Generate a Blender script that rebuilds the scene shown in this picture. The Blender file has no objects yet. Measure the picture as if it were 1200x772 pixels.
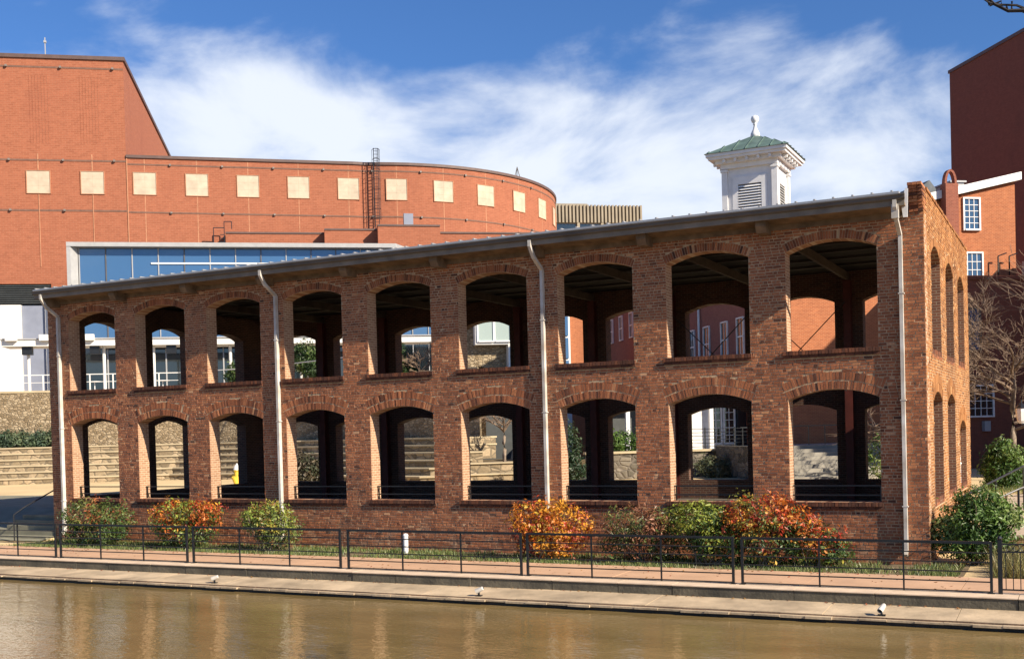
import bpy, math, random
from mathutils import Vector, Matrix
random.seed(11)
sc = bpy.context.scene
COL = sc.collection
# ------------------------------------------------------------------ camera
cam_d = bpy.data.cameras.new("camera"); cam = bpy.data.objects.new("camera", cam_d); COL.objects.link(cam)
yaw, pitch, roll = -0.46674, -0.01625, -0.02589
fw = Vector((math.sin(yaw)*math.cos(pitch), math.cos(yaw)*math.cos(pitch), math.sin(pitch)))
r0 = Vector((math.cos(yaw), -math.sin(yaw), 0)); u0 = r0.cross(fw)
rt = r0*math.cos(roll)+u0*math.sin(roll); up = -r0*math.sin(roll)+u0*math.cos(roll)
M = Matrix((rt, up, -fw)).transposed().to_4x4(); M.translation = Vector((3.23906, -28.89977, 3.39354))
cam.matrix_world = M
cam_d.sensor_width = 36; cam_d.lens = 36*1315/1200; cam_d.shift_y = (526.862-386)/1200
cam_d.clip_start = .1; cam_d.clip_end = 3000
sc.camera = cam
# ------------------------------------------------------------------ sun and sky
SUN = Vector((.833, -.177, .523)).normalized()
sd = bpy.data.lights.new("sun", 'SUN'); sun = bpy.data.objects.new("sun", sd); COL.objects.link(sun)
sd.energy = 5.0; sd.angle = math.radians(.53); sd.color = (1, .875, .70)
sun.rotation_euler = SUN.to_track_quat('Z', 'Y').to_euler(); sun.location = (40, -20, 60)
world = bpy.data.worlds.new("World"); sc.world = world; world.use_nodes = True
def build_world():
    nt = world.node_tree; N = nt.nodes; L = nt.links; N.clear()
    out = N.new("ShaderNodeOutputWorld"); bg = N.new("ShaderNodeBackground"); bg.inputs[1].default_value = .05
    sky = N.new("ShaderNodeTexSky"); sky.sky_type = 'NISHITA'; sky.sun_disc = False
    sky.sun_elevation = math.asin(SUN.z); sky.sun_rotation = math.atan2(SUN.x, SUN.y)
    sky.air_density = 1.0; sky.dust_density = .6; sky.ozone_density = 2.2
    tc = N.new("ShaderNodeTexCoord"); sp = N.new("ShaderNodeSeparateXYZ"); L.new(tc.outputs['Generated'], sp.inputs[0])
    def m(op, a, b=None, c=None):
        n = N.new("ShaderNodeMath"); n.operation = op
        for i, x in enumerate((a, b, c)):
            if x is None: continue
            if isinstance(x, (int, float)): n.inputs[i].default_value = x
            else: L.new(x, n.inputs[i])
        return n.outputs[0]
    az = m('ARCTAN2', sp.outputs[0], sp.outputs[1]); el = m('ARCSINE', sp.outputs[2])
    da = m('ADD', az, .4667)                                   # radians from the middle of the view
    # streaks of cirrus climbing gently to the right
    sk = m('SUBTRACT', el, m('MULTIPLY', da, .10))
    cv = N.new("ShaderNodeCombineXYZ"); L.new(m('MULTIPLY', da, 4.6), cv.inputs[0]); L.new(m('MULTIPLY', sk, 9.0), cv.inputs[1]); cv.inputs[2].default_value = 4.7
    n1 = N.new("ShaderNodeTexNoise"); L.new(cv.outputs[0], n1.inputs[0]); n1.inputs['Scale'].default_value = 1.15; n1.inputs['Detail'].default_value = 9; n1.inputs['Roughness'].default_value = .56; n1.inputs['Distortion'].default_value = .3
    cv2 = N.new("ShaderNodeCombineXYZ"); L.new(m('MULTIPLY', da, 14), cv2.inputs[0]); L.new(m('MULTIPLY', sk, 40), cv2.inputs[1]); cv2.inputs[2].default_value = 1.3
    n2 = N.new("ShaderNodeTexNoise"); L.new(cv2.outputs[0], n2.inputs[0]); n2.inputs['Scale'].default_value = 1; n2.inputs['Detail'].default_value = 6
    def bank(a0, e0, wa, we, tilt, amp):
        x = m('SUBTRACT', da, a0); y = m('SUBTRACT', m('SUBTRACT', el, e0), m('MULTIPLY', x, tilt))
        q = m('ADD', m('POWER', m('ABSOLUTE', m('DIVIDE', x, wa)), 2), m('POWER', m('ABSOLUTE', m('DIVIDE', y, we)), 2))
        return m('MULTIPLY', m('POWER', 2.718, m('MULTIPLY', q, -1)), amp)
    b = bank(-.225, .280, .20, .065, -.05, .40)
    for args in BANKS: b = m('ADD', b, bank(*args))
    low = m('MULTIPLY', m('SUBTRACT', .29, el), .85)          # thicker towards the horizon
    dens = m('ADD', m('ADD', m('ADD', m('MULTIPLY', n1.outputs[0], 1.25), m('MULTIPLY', n2.outputs[0], .14)), b), low)
    mr = N.new("ShaderNodeMapRange"); mr.interpolation_type = 'SMOOTHSTEP'; L.new(dens, mr.inputs[0])
    mr.inputs[1].default_value = .74; mr.inputs[2].default_value = 1.20; mr.inputs[3].default_value = 0; mr.inputs[4].default_value = .93
    mix = N.new("ShaderNodeMix"); mix.data_type = 'RGBA'; L.new(mr.outputs[0], mix.inputs[0])
    tint = N.new("ShaderNodeMix"); tint.data_type = 'RGBA'; tint.blend_type = 'MULTIPLY'; tint.inputs[0].default_value = 1
    L.new(sky.outputs[0], tint.inputs[6]); tint.inputs[7].default_value = (.60, .95, 1.45, 1)
    L.new(tint.outputs[2], mix.inputs[6]); mix.inputs[7].default_value = (9.6, 10.2, 11.2, 1)
    L.new(mix.outputs[2], bg.inputs[0]); L.new(bg.outputs[0], out.inputs[0])
BANKS = [(.05, .205, .5, .045, 0, .20), (.20, .245, .24, .085, .06, .40), (.187, .37, .045, .02, .5, .24), (.068, .372, .03, .014, .3, .22), (-.03, .345, .13, .045, .12, -.26), (.36, .37, .12, .05, 0, -.2), (.0, .40, .1, .03, 0, -.1), (-.42, .36, .12, .05, .1, .1)]
build_world()
sc.view_settings.view_transform = 'Standard'; sc.view_settings.look = 'None'; sc.view_settings.exposure = 0.95; sc.view_settings.gamma = 1
sc.cycles.max_bounces = 6; sc.cycles.use_denoising = True

# ------------------------------------------------------------------ helpers
ANG = math.radians(37.2); GA = Vector((math.cos(ANG), math.sin(ANG), 0)); GN = Vector((-math.sin(ANG), math.cos(ANG), 0)); GO = Vector((3.23906, -28.89977, 0))
def G(u, v, z=0.0):            # the town grid behind the pavilion is turned 37 degrees from it
    return GO+GA*u+GN*v+Vector((0, 0, z))
def ident(x, y, z=0.0): return Vector((x, y, z))
class MB:
    def __init__(s, f=ident): s.v = []; s.f = []; s.m = []; s.c = []; s.F = f; s.mi = 0; s.cc = None
    def add(s, vs, fs):
        o = len(s.v); s.v += [tuple(s.F(*p)) for p in vs]; s.f += [tuple(i+o for i in q) for q in fs]; s.m += [s.mi]*len(fs); s.c += [s.cc]*len(fs); return s
    def box(s, x0, x1, y0, y1, z0, z1):
        return s.add([(x0,y0,z0),(x1,y0,z0),(x1,y1,z0),(x0,y1,z0),(x0,y0,z1),(x1,y0,z1),(x1,y1,z1),(x0,y1,z1)], [(0,3,2,1),(4,5,6,7),(0,1,5,4),(1,2,6,5),(2,3,7,6),(3,0,4,7)])
    def prism(s, poly, fn0, fn1):   # poly in 2D; fn maps (a,b) to 3D for the two ends
        n = len(poly); vs = [fn0(*p) for p in poly]+[fn1(*p) for p in poly]
        return s.add(vs, [tuple(range(n)), tuple(range(2*n-1, n-1, -1))]+[(i, n+i, n+(i+1) % n, (i+1) % n) for i in range(n)])
    def bar(s, p, q, w, h=None):
        p = Vector(p); q = Vector(q); d = (q-p).normalized(); h = h or w
        a = d.cross(Vector((0, 0, 1)))
        a = Vector((1, 0, 0)) if a.length < 1e-3 else a.normalized(); b = a.cross(d)
        vs = [c+a*(i*w/2)+b*(j*h/2) for c in (p, q) for i, j in ((-1,-1),(1,-1),(1,1),(-1,1))]
        return s.add([tuple(v) for v in vs], [(0,1,2,3),(7,6,5,4),(0,4,5,1),(1,5,6,2),(2,6,7,3),(3,7,4,0)])
    def tube(s, pts, rs, n=8, cap=True):
        pts = [Vector(p) for p in pts]; vs = []; fs = []
        if not hasattr(rs, '__len__'): rs = [rs]*len(pts)
        for k, p in enumerate(pts):
            d = (pts[min(k+1, len(pts)-1)]-pts[max(k-1, 0)]).normalized()
            a = d.cross(Vector((0, 0, 1))); a = Vector((1, 0, 0)) if a.length < 1e-3 else a.normalized(); b = a.cross(d)
            vs += [tuple(p+(a*math.cos(t)+b*math.sin(t))*rs[k]) for t in (2*math.pi*i/n for i in range(n))]
        for k in range(len(pts)-1):
            fs += [(k*n+i, k*n+(i+1) % n, (k+1)*n+(i+1) % n, (k+1)*n+i) for i in range(n)]
        if cap: fs += [tuple(range(n-1, -1, -1)), tuple(range((len(pts)-1)*n, len(pts)*n))]
        return s.add(vs, fs)
    def lathe(s, cx, cy, prof, n=14):
        vs = []; fs = []
        for r, z in prof: vs += [(cx+r*math.cos(2*math.pi*i/n), cy+r*math.sin(2*math.pi*i/n), z) for i in range(n)]
        for k in range(len(prof)-1): fs += [(k*n+i, k*n+(i+1) % n, (k+1)*n+(i+1) % n, (k+1)*n+i) for i in range(n)]
        fs += [tuple(range(n-1, -1, -1)), tuple(range((len(prof)-1)*n, len(prof)*n))]
        return s.add(vs, fs)
    def build(s, name, mats, parent=None, smooth=False, attr=None):
        me = bpy.data.meshes.new(name); me.from_pydata(s.v, [], s.f); me.update()
        for m_ in (mats if isinstance(mats, (list, tuple)) else [mats]): me.materials.append(m_)
        if any(s.m): me.polygons.foreach_set('material_index', s.m)
        if smooth: me.polygons.foreach_set('use_smooth', [True]*len(s.f))
        if attr == 'tint':
            a = me.attributes.new('tint', 'FLOAT', 'FACE'); a.data.foreach_set('value', [float(c or 0) for c in s.c])
        elif attr == 'col':
            a = me.attributes.new('col', 'FLOAT_COLOR', 'FACE'); a.data.foreach_set('color', [x for c in s.c for x in (*c, 1)])
        return link(name, me, parent)
def wloc(o):
    p = Vector((0, 0, 0))
    while o: p = p+o.location; o = o.parent
    return p
def link(name, me, parent=None, world0=Vector((0, 0, 0))):
    o = bpy.data.objects.new(name, me); COL.objects.link(o)
    if parent: o.parent = parent; o.location = world0-wloc(parent)
    else: o.location = world0
    return o
def tag(o, label, cat, group=None):
    o['label'] = label; o['category'] = cat
    if group: o['group'] = group
    return o
def thing(name, label, cat, loc, group=None):
    o = bpy.data.objects.new(name, None); o.location = loc; o.empty_display_size = .2; COL.objects.link(o); return tag(o, label, cat, group)
def struct(o): o['kind'] = 'structure'; return o
def stuff(o): o['kind'] = 'stuff'; return o
def copy_tree(o, parent=None):
    c = o.copy(); COL.objects.link(c)
    if parent: c.parent = parent
    for ch in o.children: copy_tree(ch, c)
    return c

# ------------------------------------------------------------------ materials
def newmat(name):
    m = bpy.data.materials.new(name); m.use_nodes = True; nt = m.node_tree
    return m, nt.nodes, nt.links, nt.nodes['Principled BSDF']
def ramp(N, stops):
    r = N.new('ShaderNodeValToRGB'); e = r.color_ramp.elements
    while len(e) < len(stops): e.new(.5)
    for i, (p, c) in enumerate(stops): e[i].position = p; e[i].color = (*c, 1)
    return r
def posnode(N): return N.new('ShaderNodeNewGeometry').outputs['Position']
def noise(N, L, vec, scale, detail=5, rough=.55, sx=None):
    n = N.new('ShaderNodeTexNoise'); n.inputs['Scale'].default_value = scale; n.inputs['Detail'].default_value = detail; n.inputs['Roughness'].default_value = rough
    if sx:
        mp = N.new('ShaderNodeMapping'); mp.inputs['Scale'].default_value = sx; L.new(vec, mp.inputs[0]); vec = mp.outputs[0]
    L.new(vec, n.inputs['Vector']); return n.outputs['Fac']
def bump(N, L, b, h, strength, dist):
    n = N.new('ShaderNodeBump'); n.inputs['Strength'].default_value = strength; n.inputs['Distance'].default_value = dist; L.new(h, n.inputs['Height']); L.new(n.outputs[0], b.inputs['Normal'])
def mixc(N, L, fac, a, b, mode='MIX'):
    m = N.new('ShaderNodeMix'); m.data_type = 'RGBA'; m.blend_type = mode
    for i, x in ((0, fac), (6, a), (7, b)):
        if isinstance(x, (int, float)): m.inputs[i].default_value = x
        elif isinstance(x, tuple): m.inputs[i].default_value = (*x, 1)
        else: L.new(x, m.inputs[i])
    return m.outputs[2]
def plain(name, c, rough=.7, var=.12, scale=3., metallic=0., bmp=0., c2=None, fine=None):
    m, N, L, b = newmat(name); p = posnode(N)
    n = noise(N, L, p, scale, 6)
    lo = c2 or tuple(x*(1-var*2) for x in c); hi = tuple(min(1, x*(1+var)) for x in c)
    r = ramp(N, [(.3, lo), (.7, hi)]); L.new(n, r.inputs[0]); L.new(r.outputs[0], b.inputs['Base Color'])
    b.inputs['Roughness'].default_value = rough; b.inputs['Metallic'].default_value = metallic
    if bmp: bump(N, L, b, noise(N, L, p, fine or scale*8, 6), bmp, .02)
    return m
BR = [(.0, (.075, .028, .015)), (.22, (.18, .064, .028)), (.45, (.295, .107, .044)), (.68, (.385, .155, .066)), (.86, (.45, .22, .10)), (1., (.52, .32, .18))]
def brick_piece(name, per_object):
    m, N, L, b = newmat(name); p = posnode(N)
    if per_object: 
        rm = N.new('ShaderNodeMapRange'); L.new(N.new('ShaderNodeObjectInfo').outputs['Random'], rm.inputs[0]); rm.inputs[3].default_value = .22; rm.inputs[4].default_value = .74; t = rm.outputs[0]
    else:
        a = N.new('ShaderNodeAttribute'); a.attribute_name = 'tint'; t = a.outputs['Fac']
    r = ramp(N, BR); L.new(t, r.inputs[0])
    c = mixc(N, L, .75, r.outputs[0], ramp_of(N, L, noise(N, L, p, 26, 5), [(.25, (.55, .5, .48)), (.75, (1.35, 1.25, 1.2))]), 'MULTIPLY')
    c = mixc(N, L, 1.0, c, ramp_of(N, L, noise(N, L, p, .75, 6, .6), [(.3, (.74, .72, .72)), (.7, (1.16, 1.15, 1.12))]), 'MULTIPLY')
    # lime bloom and soot that sit on the old brick
    w = noise(N, L, p, 1.1, 8, .68); rw = ramp(N, [(.64, (0, 0, 0)), (.84, (.3, .3, .3))]); L.new(w, rw.inputs[0])
    c = mixc(N, L, rw.outputs[0], c, (.33, .25, .19))
    sz = N.new('ShaderNodeSeparateXYZ'); L.new(p, sz.inputs[0]); mz = N.new('ShaderNodeMapRange'); L.new(sz.outputs[2], mz.inputs[0])
    mz.inputs[1].default_value = .2; mz.inputs[2].default_value = 1.6; mz.inputs[3].default_value = .5; mz.inputs[4].default_value = 0
    pm = N.new('ShaderNodeMath'); pm.operation = 'MULTIPLY'; L.new(mz.outputs[0], pm.inputs[0]); L.new(ramp_of(N, L, noise(N, L, p, 1.7, 8, .7, (1, 1, 2.2)), [(.50, (0, 0, 0)), (.66, (1, 1, 1))]), pm.inputs[1])
    c = mixc(N, L, pm.outputs[0], c, (.36, .27, .19))
    d = noise(N, L, p, .55, 7, .65, (1, 1, .5)); rd = ramp(N, [(.56, (0, 0, 0)), (.74, (.6, .6, .6))]); L.new(d, rd.inputs[0])
    c = mixc(N, L, rd.outputs[0], c, (.03, .016, .014))
    L.new(c, b.inputs['Base Color']); b.inputs['Roughness'].default_value = .88
    bump(N, L, b, noise(N, L, p, 60, 4), .5, .006)
    return m
def ramp_of(N, L, v, stops):
    r = ramp(N, stops); L.new(v, r.inputs[0]); return r.outputs[0]
def brick_tex(name, c1, c2, mortar, course=.076, length=.225, msize=.011, bmp=.6, stain=.4, dirt=(.05, .03, .025), rough=.9, rot=0.):
    m, N, L, b = newmat(name)
    g = N.new('ShaderNodeNewGeometry'); pos = N.new('ShaderNodeVectorRotate'); pos.rotation_type = 'Z_AXIS'; pos.inputs['Angle'].default_value = -rot; L.new(g.outputs['Position'], pos.inputs[0])
    nr = N.new('ShaderNodeVectorRotate'); nr.rotation_type = 'Z_AXIS'; nr.inputs['Angle'].default_value = -rot; L.new(g.outputs['True Normal'], nr.inputs[0])
    sp = N.new('ShaderNodeSeparateXYZ'); L.new(pos.outputs[0], sp.inputs[0]); sn = N.new('ShaderNodeSeparateXYZ'); L.new(nr.outputs[0], sn.inputs[0])
    ab = N.new('ShaderNodeMath'); ab.operation = 'ABSOLUTE'; L.new(sn.outputs[0], ab.inputs[0])
    gt = N.new('ShaderNodeMath'); gt.operation = 'GREATER_THAN'; L.new(ab.outputs[0], gt.inputs[0]); gt.inputs[1].default_value = .6
    mx = N.new('ShaderNodeMix'); L.new(gt.outputs[0], mx.inputs[0]); L.new(sp.outputs[0], mx.inputs[2]); L.new(sp.outputs[1], mx.inputs[3])
    cb = N.new('ShaderNodeCombineXYZ'); L.new(mx.outputs[0], cb.inputs[0]); L.new(sp.outputs[2], cb.inputs[1])
    t = N.new('ShaderNodeTexBrick'); L.new(cb.outputs[0], t.inputs['Vector']); t.inputs['Scale'].default_value = 1; t.inputs['Mortar Size'].default_value = msize; t.inputs['Brick Width'].default_value = length; t.inputs['Row Height'].default_value = course
    t.inputs['Color1'].default_value = (*c1, 1); t.inputs['Color2'].default_value = (*c2, 1); t.inputs['Mortar'].default_value = (*mortar, 1); t.inputs['Mortar Smooth'].default_value = .2
    p = pos.outputs[0]
    c = mixc(N, L, .8, t.outputs['Color'], ramp_of(N, L, noise(N, L, p, 3.1, 8, .65), [(.25, (.84, .81, .80)), (.75, (1.14, 1.13, 1.11))]), 'MULTIPLY')
    s = ramp_of(N, L, noise(N, L, p, .5, 8, .6, (1, 1, .45)), [(.52, (0, 0, 0)), (.75, (stain,)*3)])
    c = mixc(N, L, s, c, dirt)
    L.new(c, b.inputs['Base Color']); b.inputs['Roughness'].default_value = rough
    if bmp:
        ad = N.new('ShaderNodeMath'); ad.operation = 'MULTIPLY_ADD'; L.new(noise(N, L, p, 40, 3), ad.inputs[0]); ad.inputs[1].default_value = .35
        iv = N.new('ShaderNodeMath'); iv.operation = 'SUBTRACT'; iv.inputs[0].default_value = 1; L.new(t.outputs['Fac'], iv.inputs[1]); L.new(iv.outputs[0], ad.inputs[2])
        bump(N, L, b, ad.outputs[0], bmp, .012)
    return m
def leafmat(name):
    m, N, L, b = newmat(name); a = N.new('ShaderNodeAttribute'); a.attribute_name = 'col'
    tr = N.new('ShaderNodeBsdfTranslucent'); mx = N.new('ShaderNodeMixShader'); mx.inputs[0].default_value = .28
    L.new(a.outputs['Color'], b.inputs['Base Color']); L.new(a.outputs['Color'], tr.inputs[0]); b.inputs['Roughness'].default_value = .45
    L.new(b.outputs[0], mx.inputs[1]); L.new(tr.outputs[0], mx.inputs[2]); L.new(mx.outputs[0], N['Material Output'].inputs[0]); return m
def rubble(name, stops, scale, mort=(.16, .13, .10), bmp=.8):
    m, N, L, b = newmat(name); p = posnode(N)
    wp = N.new('ShaderNodeMapping'); wp.inputs['Scale'].default_value = (1, 1, 1.5); L.new(p, wp.inputs[0])
    v = N.new('ShaderNodeTexVoronoi'); v.inputs['Scale'].default_value = scale; L.new(wp.outputs[0], v.inputs['Vector'])
    e = N.new('ShaderNodeTexVoronoi'); e.feature = 'DISTANCE_TO_EDGE'; e.inputs['Scale'].default_value = scale; L.new(wp.outputs[0], e.inputs['Vector'])
    sv = N.new('ShaderNodeSeparateColor'); L.new(v.outputs['Color'], sv.inputs[0])
    c = ramp_of(N, L, sv.outputs[0], stops)
    c = mixc(N, L, .7, c, ramp_of(N, L, noise(N, L, p, 9, 6), [(.3, (.7, .7, .7)), (.7, (1.25, 1.2, 1.15))]), 'MULTIPLY')
    er = ramp_of(N, L, e.outputs['Distance'], [(.02, (1, 1, 1)), (.08, (0, 0, 0))])
    c = mixc(N, L, er, c, mort); L.new(c, b.inputs['Base Color']); b.inputs['Roughness'].default_value = .92
    bump(N, L, b, ramp_of(N, L, e.outputs['Distance'], [(0, (0, 0, 0)), (.15, (1, 1, 1))]), bmp, .06); return m
def glassy(name, c, rough=.04, metal=.0, spec=.8):
    m, N, L, b = newmat(name); b.inputs['Base Color'].default_value = (*c, 1); b.inputs['Roughness'].default_value = rough; b.inputs['Metallic'].default_value = metal
    b.inputs['Specular IOR Level'].default_value = spec; b.inputs['IOR'].default_value = 1.6
    bump(N, L, b, noise(N, L, posnode(N), .7, 2), .08, .05); return m
M_piece = brick_piece('old_brick_pieces', False); M_piece1 = brick_piece('old_brick_single', True)
M_mortar = plain('lime_mortar', (.46, .33, .20), .95, .2, 8, bmp=.5)
M_old = brick_tex('old_brick_wall', (.15, .058, .032), (.26, .105, .055), (.34, .25, .17), bmp=.8, stain=.45)
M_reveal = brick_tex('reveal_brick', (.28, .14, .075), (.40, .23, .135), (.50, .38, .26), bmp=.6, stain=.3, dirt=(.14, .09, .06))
M_old2 = brick_tex('shade_brick_wall', (.055, .023, .016), (.125, .05, .03), (.15, .11, .08), bmp=.8, stain=.5)  # old brick darkened to carry the shade of the interior
M_gable = brick_tex('gable_brick', (.20, .085, .042), (.33, .155, .08), (.36, .25, .16), bmp=.8, stain=.35, dirt=(.14, .09, .06))
M_hall = brick_tex('hall_brick', (.25, .078, .037), (.30, .098, .049), (.30, .12, .066), course=.17, length=.5, msize=.022, bmp=.15, stain=.35, dirt=(.20, .06, .032), rot=ANG)
M_orange = brick_tex('orange_brick', (.27, .078, .028), (.36, .115, .042), (.42, .19, .095), bmp=.35, stain=.3, dirt=(.17, .06, .03), rot=ANG)
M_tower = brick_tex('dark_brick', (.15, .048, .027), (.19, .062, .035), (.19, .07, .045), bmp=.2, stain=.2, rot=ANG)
M_orange_shade = brick_tex('shaded_orange_brick', (.26, .075, .052), (.31, .10, .065), (.26, .12, .09), bmp=.3, stain=.2, rot=ANG)  # orange house brick with shade put into its colour for the side wall
M_chim = brick_tex('chimney_brick', (.19, .052, .03), (.25, .075, .042), (.28, .12, .08), bmp=.4, stain=.2, rot=ANG)
M_fix = plain('grey_fixture', (.19, .16, .14), .6)
M_joint = plain('pale_joint', (.42, .20, .11), .9)
M_band = plain('grey_brick_band', (.16, .085, .06), .9)
M_beige = plain('beige_panel', (.46, .375, .275), .7, .10, 1.2)
M_white = plain('white_paint', (.70, .70, .70), .5, .05, 2)
M_whitew = plain('weathered_white_paint', (.74, .73, .70), .45, .10, 2.5)
M_pipe = plain('white_downspout_paint', (.50, .49, .46), .5, .2, 2.2, c2=(.36, .31, .25))
M_gutter = plain('grey_gutter_metal', (.095, .084, .074), .6, .15, 1.5, 0)
M_roofm = plain('grey_metal_roof', (.42, .41, .40), .4, .1, 2, .4)
M_wood = plain('weathered_wood', (.17, .115, .07), .8, .25, 3, bmp=.3)
M_fascia = plain('taupe_fascia', (.20, .165, .125), .75, .2, 1.5)
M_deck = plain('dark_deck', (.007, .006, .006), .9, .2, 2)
M_steel = plain('dark_steel', (.035, .03, .028), .6, .2, 3)
M_redst = plain('red_oxide_steel', (.10, .018, .012), .6, .2, 3)
M_beamw = plain('brown_beam', (.075, .052, .036), .8, .2, 3)
M_black = plain('black_iron', (.012, .013, .015), .35, .2, 8)
M_cope = plain('dark_coping', (.10, .06, .05), .6, .1, 2)
M_green = plain('green_copper', (.095, .15, .13), .6, .18, 1.5)
M_conc = plain('concrete', (.42, .34, .25), .9, .14, 1.2, bmp=.3)
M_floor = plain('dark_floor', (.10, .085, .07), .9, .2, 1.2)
M_kerb = plain('kerb_stone', (.11, .095, .065), .92, .35, 1.6, bmp=.6, c2=(.045, .042, .032))
M_kerbtop = plain('kerb_top', (.60, .46, .33), .9, .1, 3)
M_prom = plain('pink_paving', (.50, .31, .19), .9, .10, 1.0, bmp=.15)
M_ledge = plain('pale_ledge', (.44, .335, .215), .9, .22, 1.3, bmp=.4)
M_lip = plain('stained_lip', (.17, .105, .065), .9, .3, 2.5, bmp=.6)
M_wet = plain('wet_stone', (.035, .025, .017), .5, .3, 4, bmp=.5)
M_soil = plain('bare_earth', (.16, .115, .06), .95, .3, 1.5, bmp=.5)
M_sand = plain('sandy_plaza', (.62, .46, .24), .95, .08, .35, bmp=.2)
M_tan = rubble('tan_fieldstone', [(.1, (.17, .125, .07)), (.5, (.27, .205, .125)), (.9, (.36, .29, .19))], 4.2, (.20, .155, .10))
M_grey = rubble('shade_grey_fieldstone', [(.1, (.06, .055, .042)), (.5, (.12, .105, .08)), (.9, (.20, .175, .135))], 2.4, (.13, .11, .09))  # grey stone, darkened further for the shade on the terrace wall
M_tier = rubble('tier_stone', [(.1, (.17, .13, .08)), (.5, (.27, .21, .13)), (.9, (.36, .28, .18))], 1.6, (.15, .12, .08), .5)
M_cap = plain('tier_cap', (.44, .36, .23), .9, .1, 1)
M_asph_shade = plain('shade_olive_asphalt', (.21, .20, .14), .95, .15, 1.2, bmp=.2)
M_step = plain('stair_stone', (.27, .25, .21), .9, .12, 1.5)
M_glass = glassy('blue_glass', (.05, .12, .24), .03, .15, 1.)
M_gdark = glassy('dark_glass', (.012, .018, .022), .05)
M_ggreen = glassy('pale_glass', (.30, .36, .33), .08, 0, .6)
M_louvre = plain('dark_louvre', (.045, .05, .05), .6, .15, 2)
M_slab = plain('pale_metal_fascia', (.34, .34, .34), .4, .06, 2)
M_wall_l = plain('pale_render', (.66, .65, .62), .7, .04, 1)
M_wall_s = plain('blue_grey_panel', (.20, .22, .28), .5, .06, 1)
M_office = plain('beige_concrete', (.27, .23, .17), .85, .08, .5)
M_leaf = leafmat('leaves'); M_bark = plain('grey_bark', (.26, .20, .15), .9, .25, 6, bmp=.4)
M_twig = plain('tan_twigs', (.21, .145, .10), .9, .25, 4)
M_dbark = plain('dark_bark', (.02, .016, .016), .9, .2, 4)
M_yellow = plain('hydrant_yellow', (.62, .44, .05), .5, .08, 4)
M_tarp = plain('blue_grey_cover', (.30, .36, .42), .6, .15, 1.5)
M_slate = plain('slate_roof', (.07, .08, .09), .7, .2, 3)
def water_mat():
    m, N, L, b = newmat('muddy_water'); p = posnode(N)
    n = noise(N, L, p, .35, 5, .6, (1, 2.2, 1))
    L.new(ramp_of(N, L, n, [(.3, (.15, .105, .040)), (.7, (.23, .16, .066))]), b.inputs['Base Color'])
    b.inputs['Roughness'].default_value = .05; b.inputs['IOR'].default_value = 1.33
    a = N.new('ShaderNodeMath'); a.operation = 'MULTIPLY_ADD'; L.new(noise(N, L, p, 6.2, 3, .5, (1, 1.7, 1)), a.inputs[0]); a.inputs[1].default_value = 1; 
    s = N.new('ShaderNodeMath'); s.operation = 'MULTIPLY'; L.new(noise(N, L, p, 1.1, 3, .5, (1, 2, 1)), s.inputs[0]); s.inputs[1].default_value = 1.6; L.new(s.outputs[0], a.inputs[2])
    bump(N, L, b, a.outputs[0], .14, .05); return m
M_water = water_mat()

# ------------------------------------------------------------------ ground, water, bank
def terrain():
    xs = [-600, -200, -90, -60, -45, -38, -34, -31, -30.06, -30.04, -15, 0.0, 0.03, 1.2, 2.5, 5, 10, 20, 45, 120, 300, 600]
    ys = [-5.15, -2.72, -1.5, -.5, 0, 1.2, 2.4, 3.4, 5, 7, 9, 12.2, 12.3, 16, 24, 40, 80, 160, 400, 900]
    def h(x, y):
        lo = -.14
        if -30.05 <= x <= .01: return lo if y <= 12.2 else .73
        if x < -30: t = min(1, max(0, (y+.5)/3.5)); return lo+t*.87
        t = min(1, max(0, (y-1)/8)); z = lo+t*1.15
        if y > 12.2: z = 1.01-.28*min(1, (y-12.2)/12)
        return z
    b = MB(); n = len(xs)
    vs = [(x, y, h(x, y)) for y in ys for x in xs]
    b.add(vs, [(j*n+i, j*n+i+1, (j+1)*n+i+1, (j+1)*n+i) for j in range(len(ys)-1) for i in range(n-1)])
    return b
struct(terrain().build('ground', M_sand))
prom = struct(bpy.data.objects.new('promenade', None)); COL.objects.link(prom)
MB().box(-600, 600, -5.15, -2.75, -.4, -.032).build('paving_bed', M_soil, prom)
x = -70.
while x < 34:
    w = random.choice((2.9, 3.1, 4.4)); e = random.uniform(-.005, .005); MB().box(x+.006, x+w-.006, -5.138, -2.75, -.03, -.02+e).build('paving_slab', M_prom, prom); x += w
b = MB(); b.add([(-600, -60, -.42), (600, -60, -.42), (600, -6.9, -.42), (-600, -6.9, -.42)], [(0, 1, 2, 3)]); struct(b.build('canal_water', M_water))
struct(MB().box(-600, 600, -200, -60, -1.2, .2).build('far_bank', M_soil))
ledge = struct(bpy.data.objects.new('ledge', None)); COL.objects.link(ledge)
x = -66.
while x < 30:
    w = random.choice((2.4, 3.0, 3.6)); e = random.uniform(-.006, .006); b = MB()
    b.prism([(-5.8, -.215+e), (-7.0, -.27+e), (-7.0, -.33), (-5.8, -.33)], lambda y, z: (x+.01, y, z), lambda y, z: (x+w, y, z)); b.build('ledge_slab', M_ledge, ledge); x += w
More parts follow.
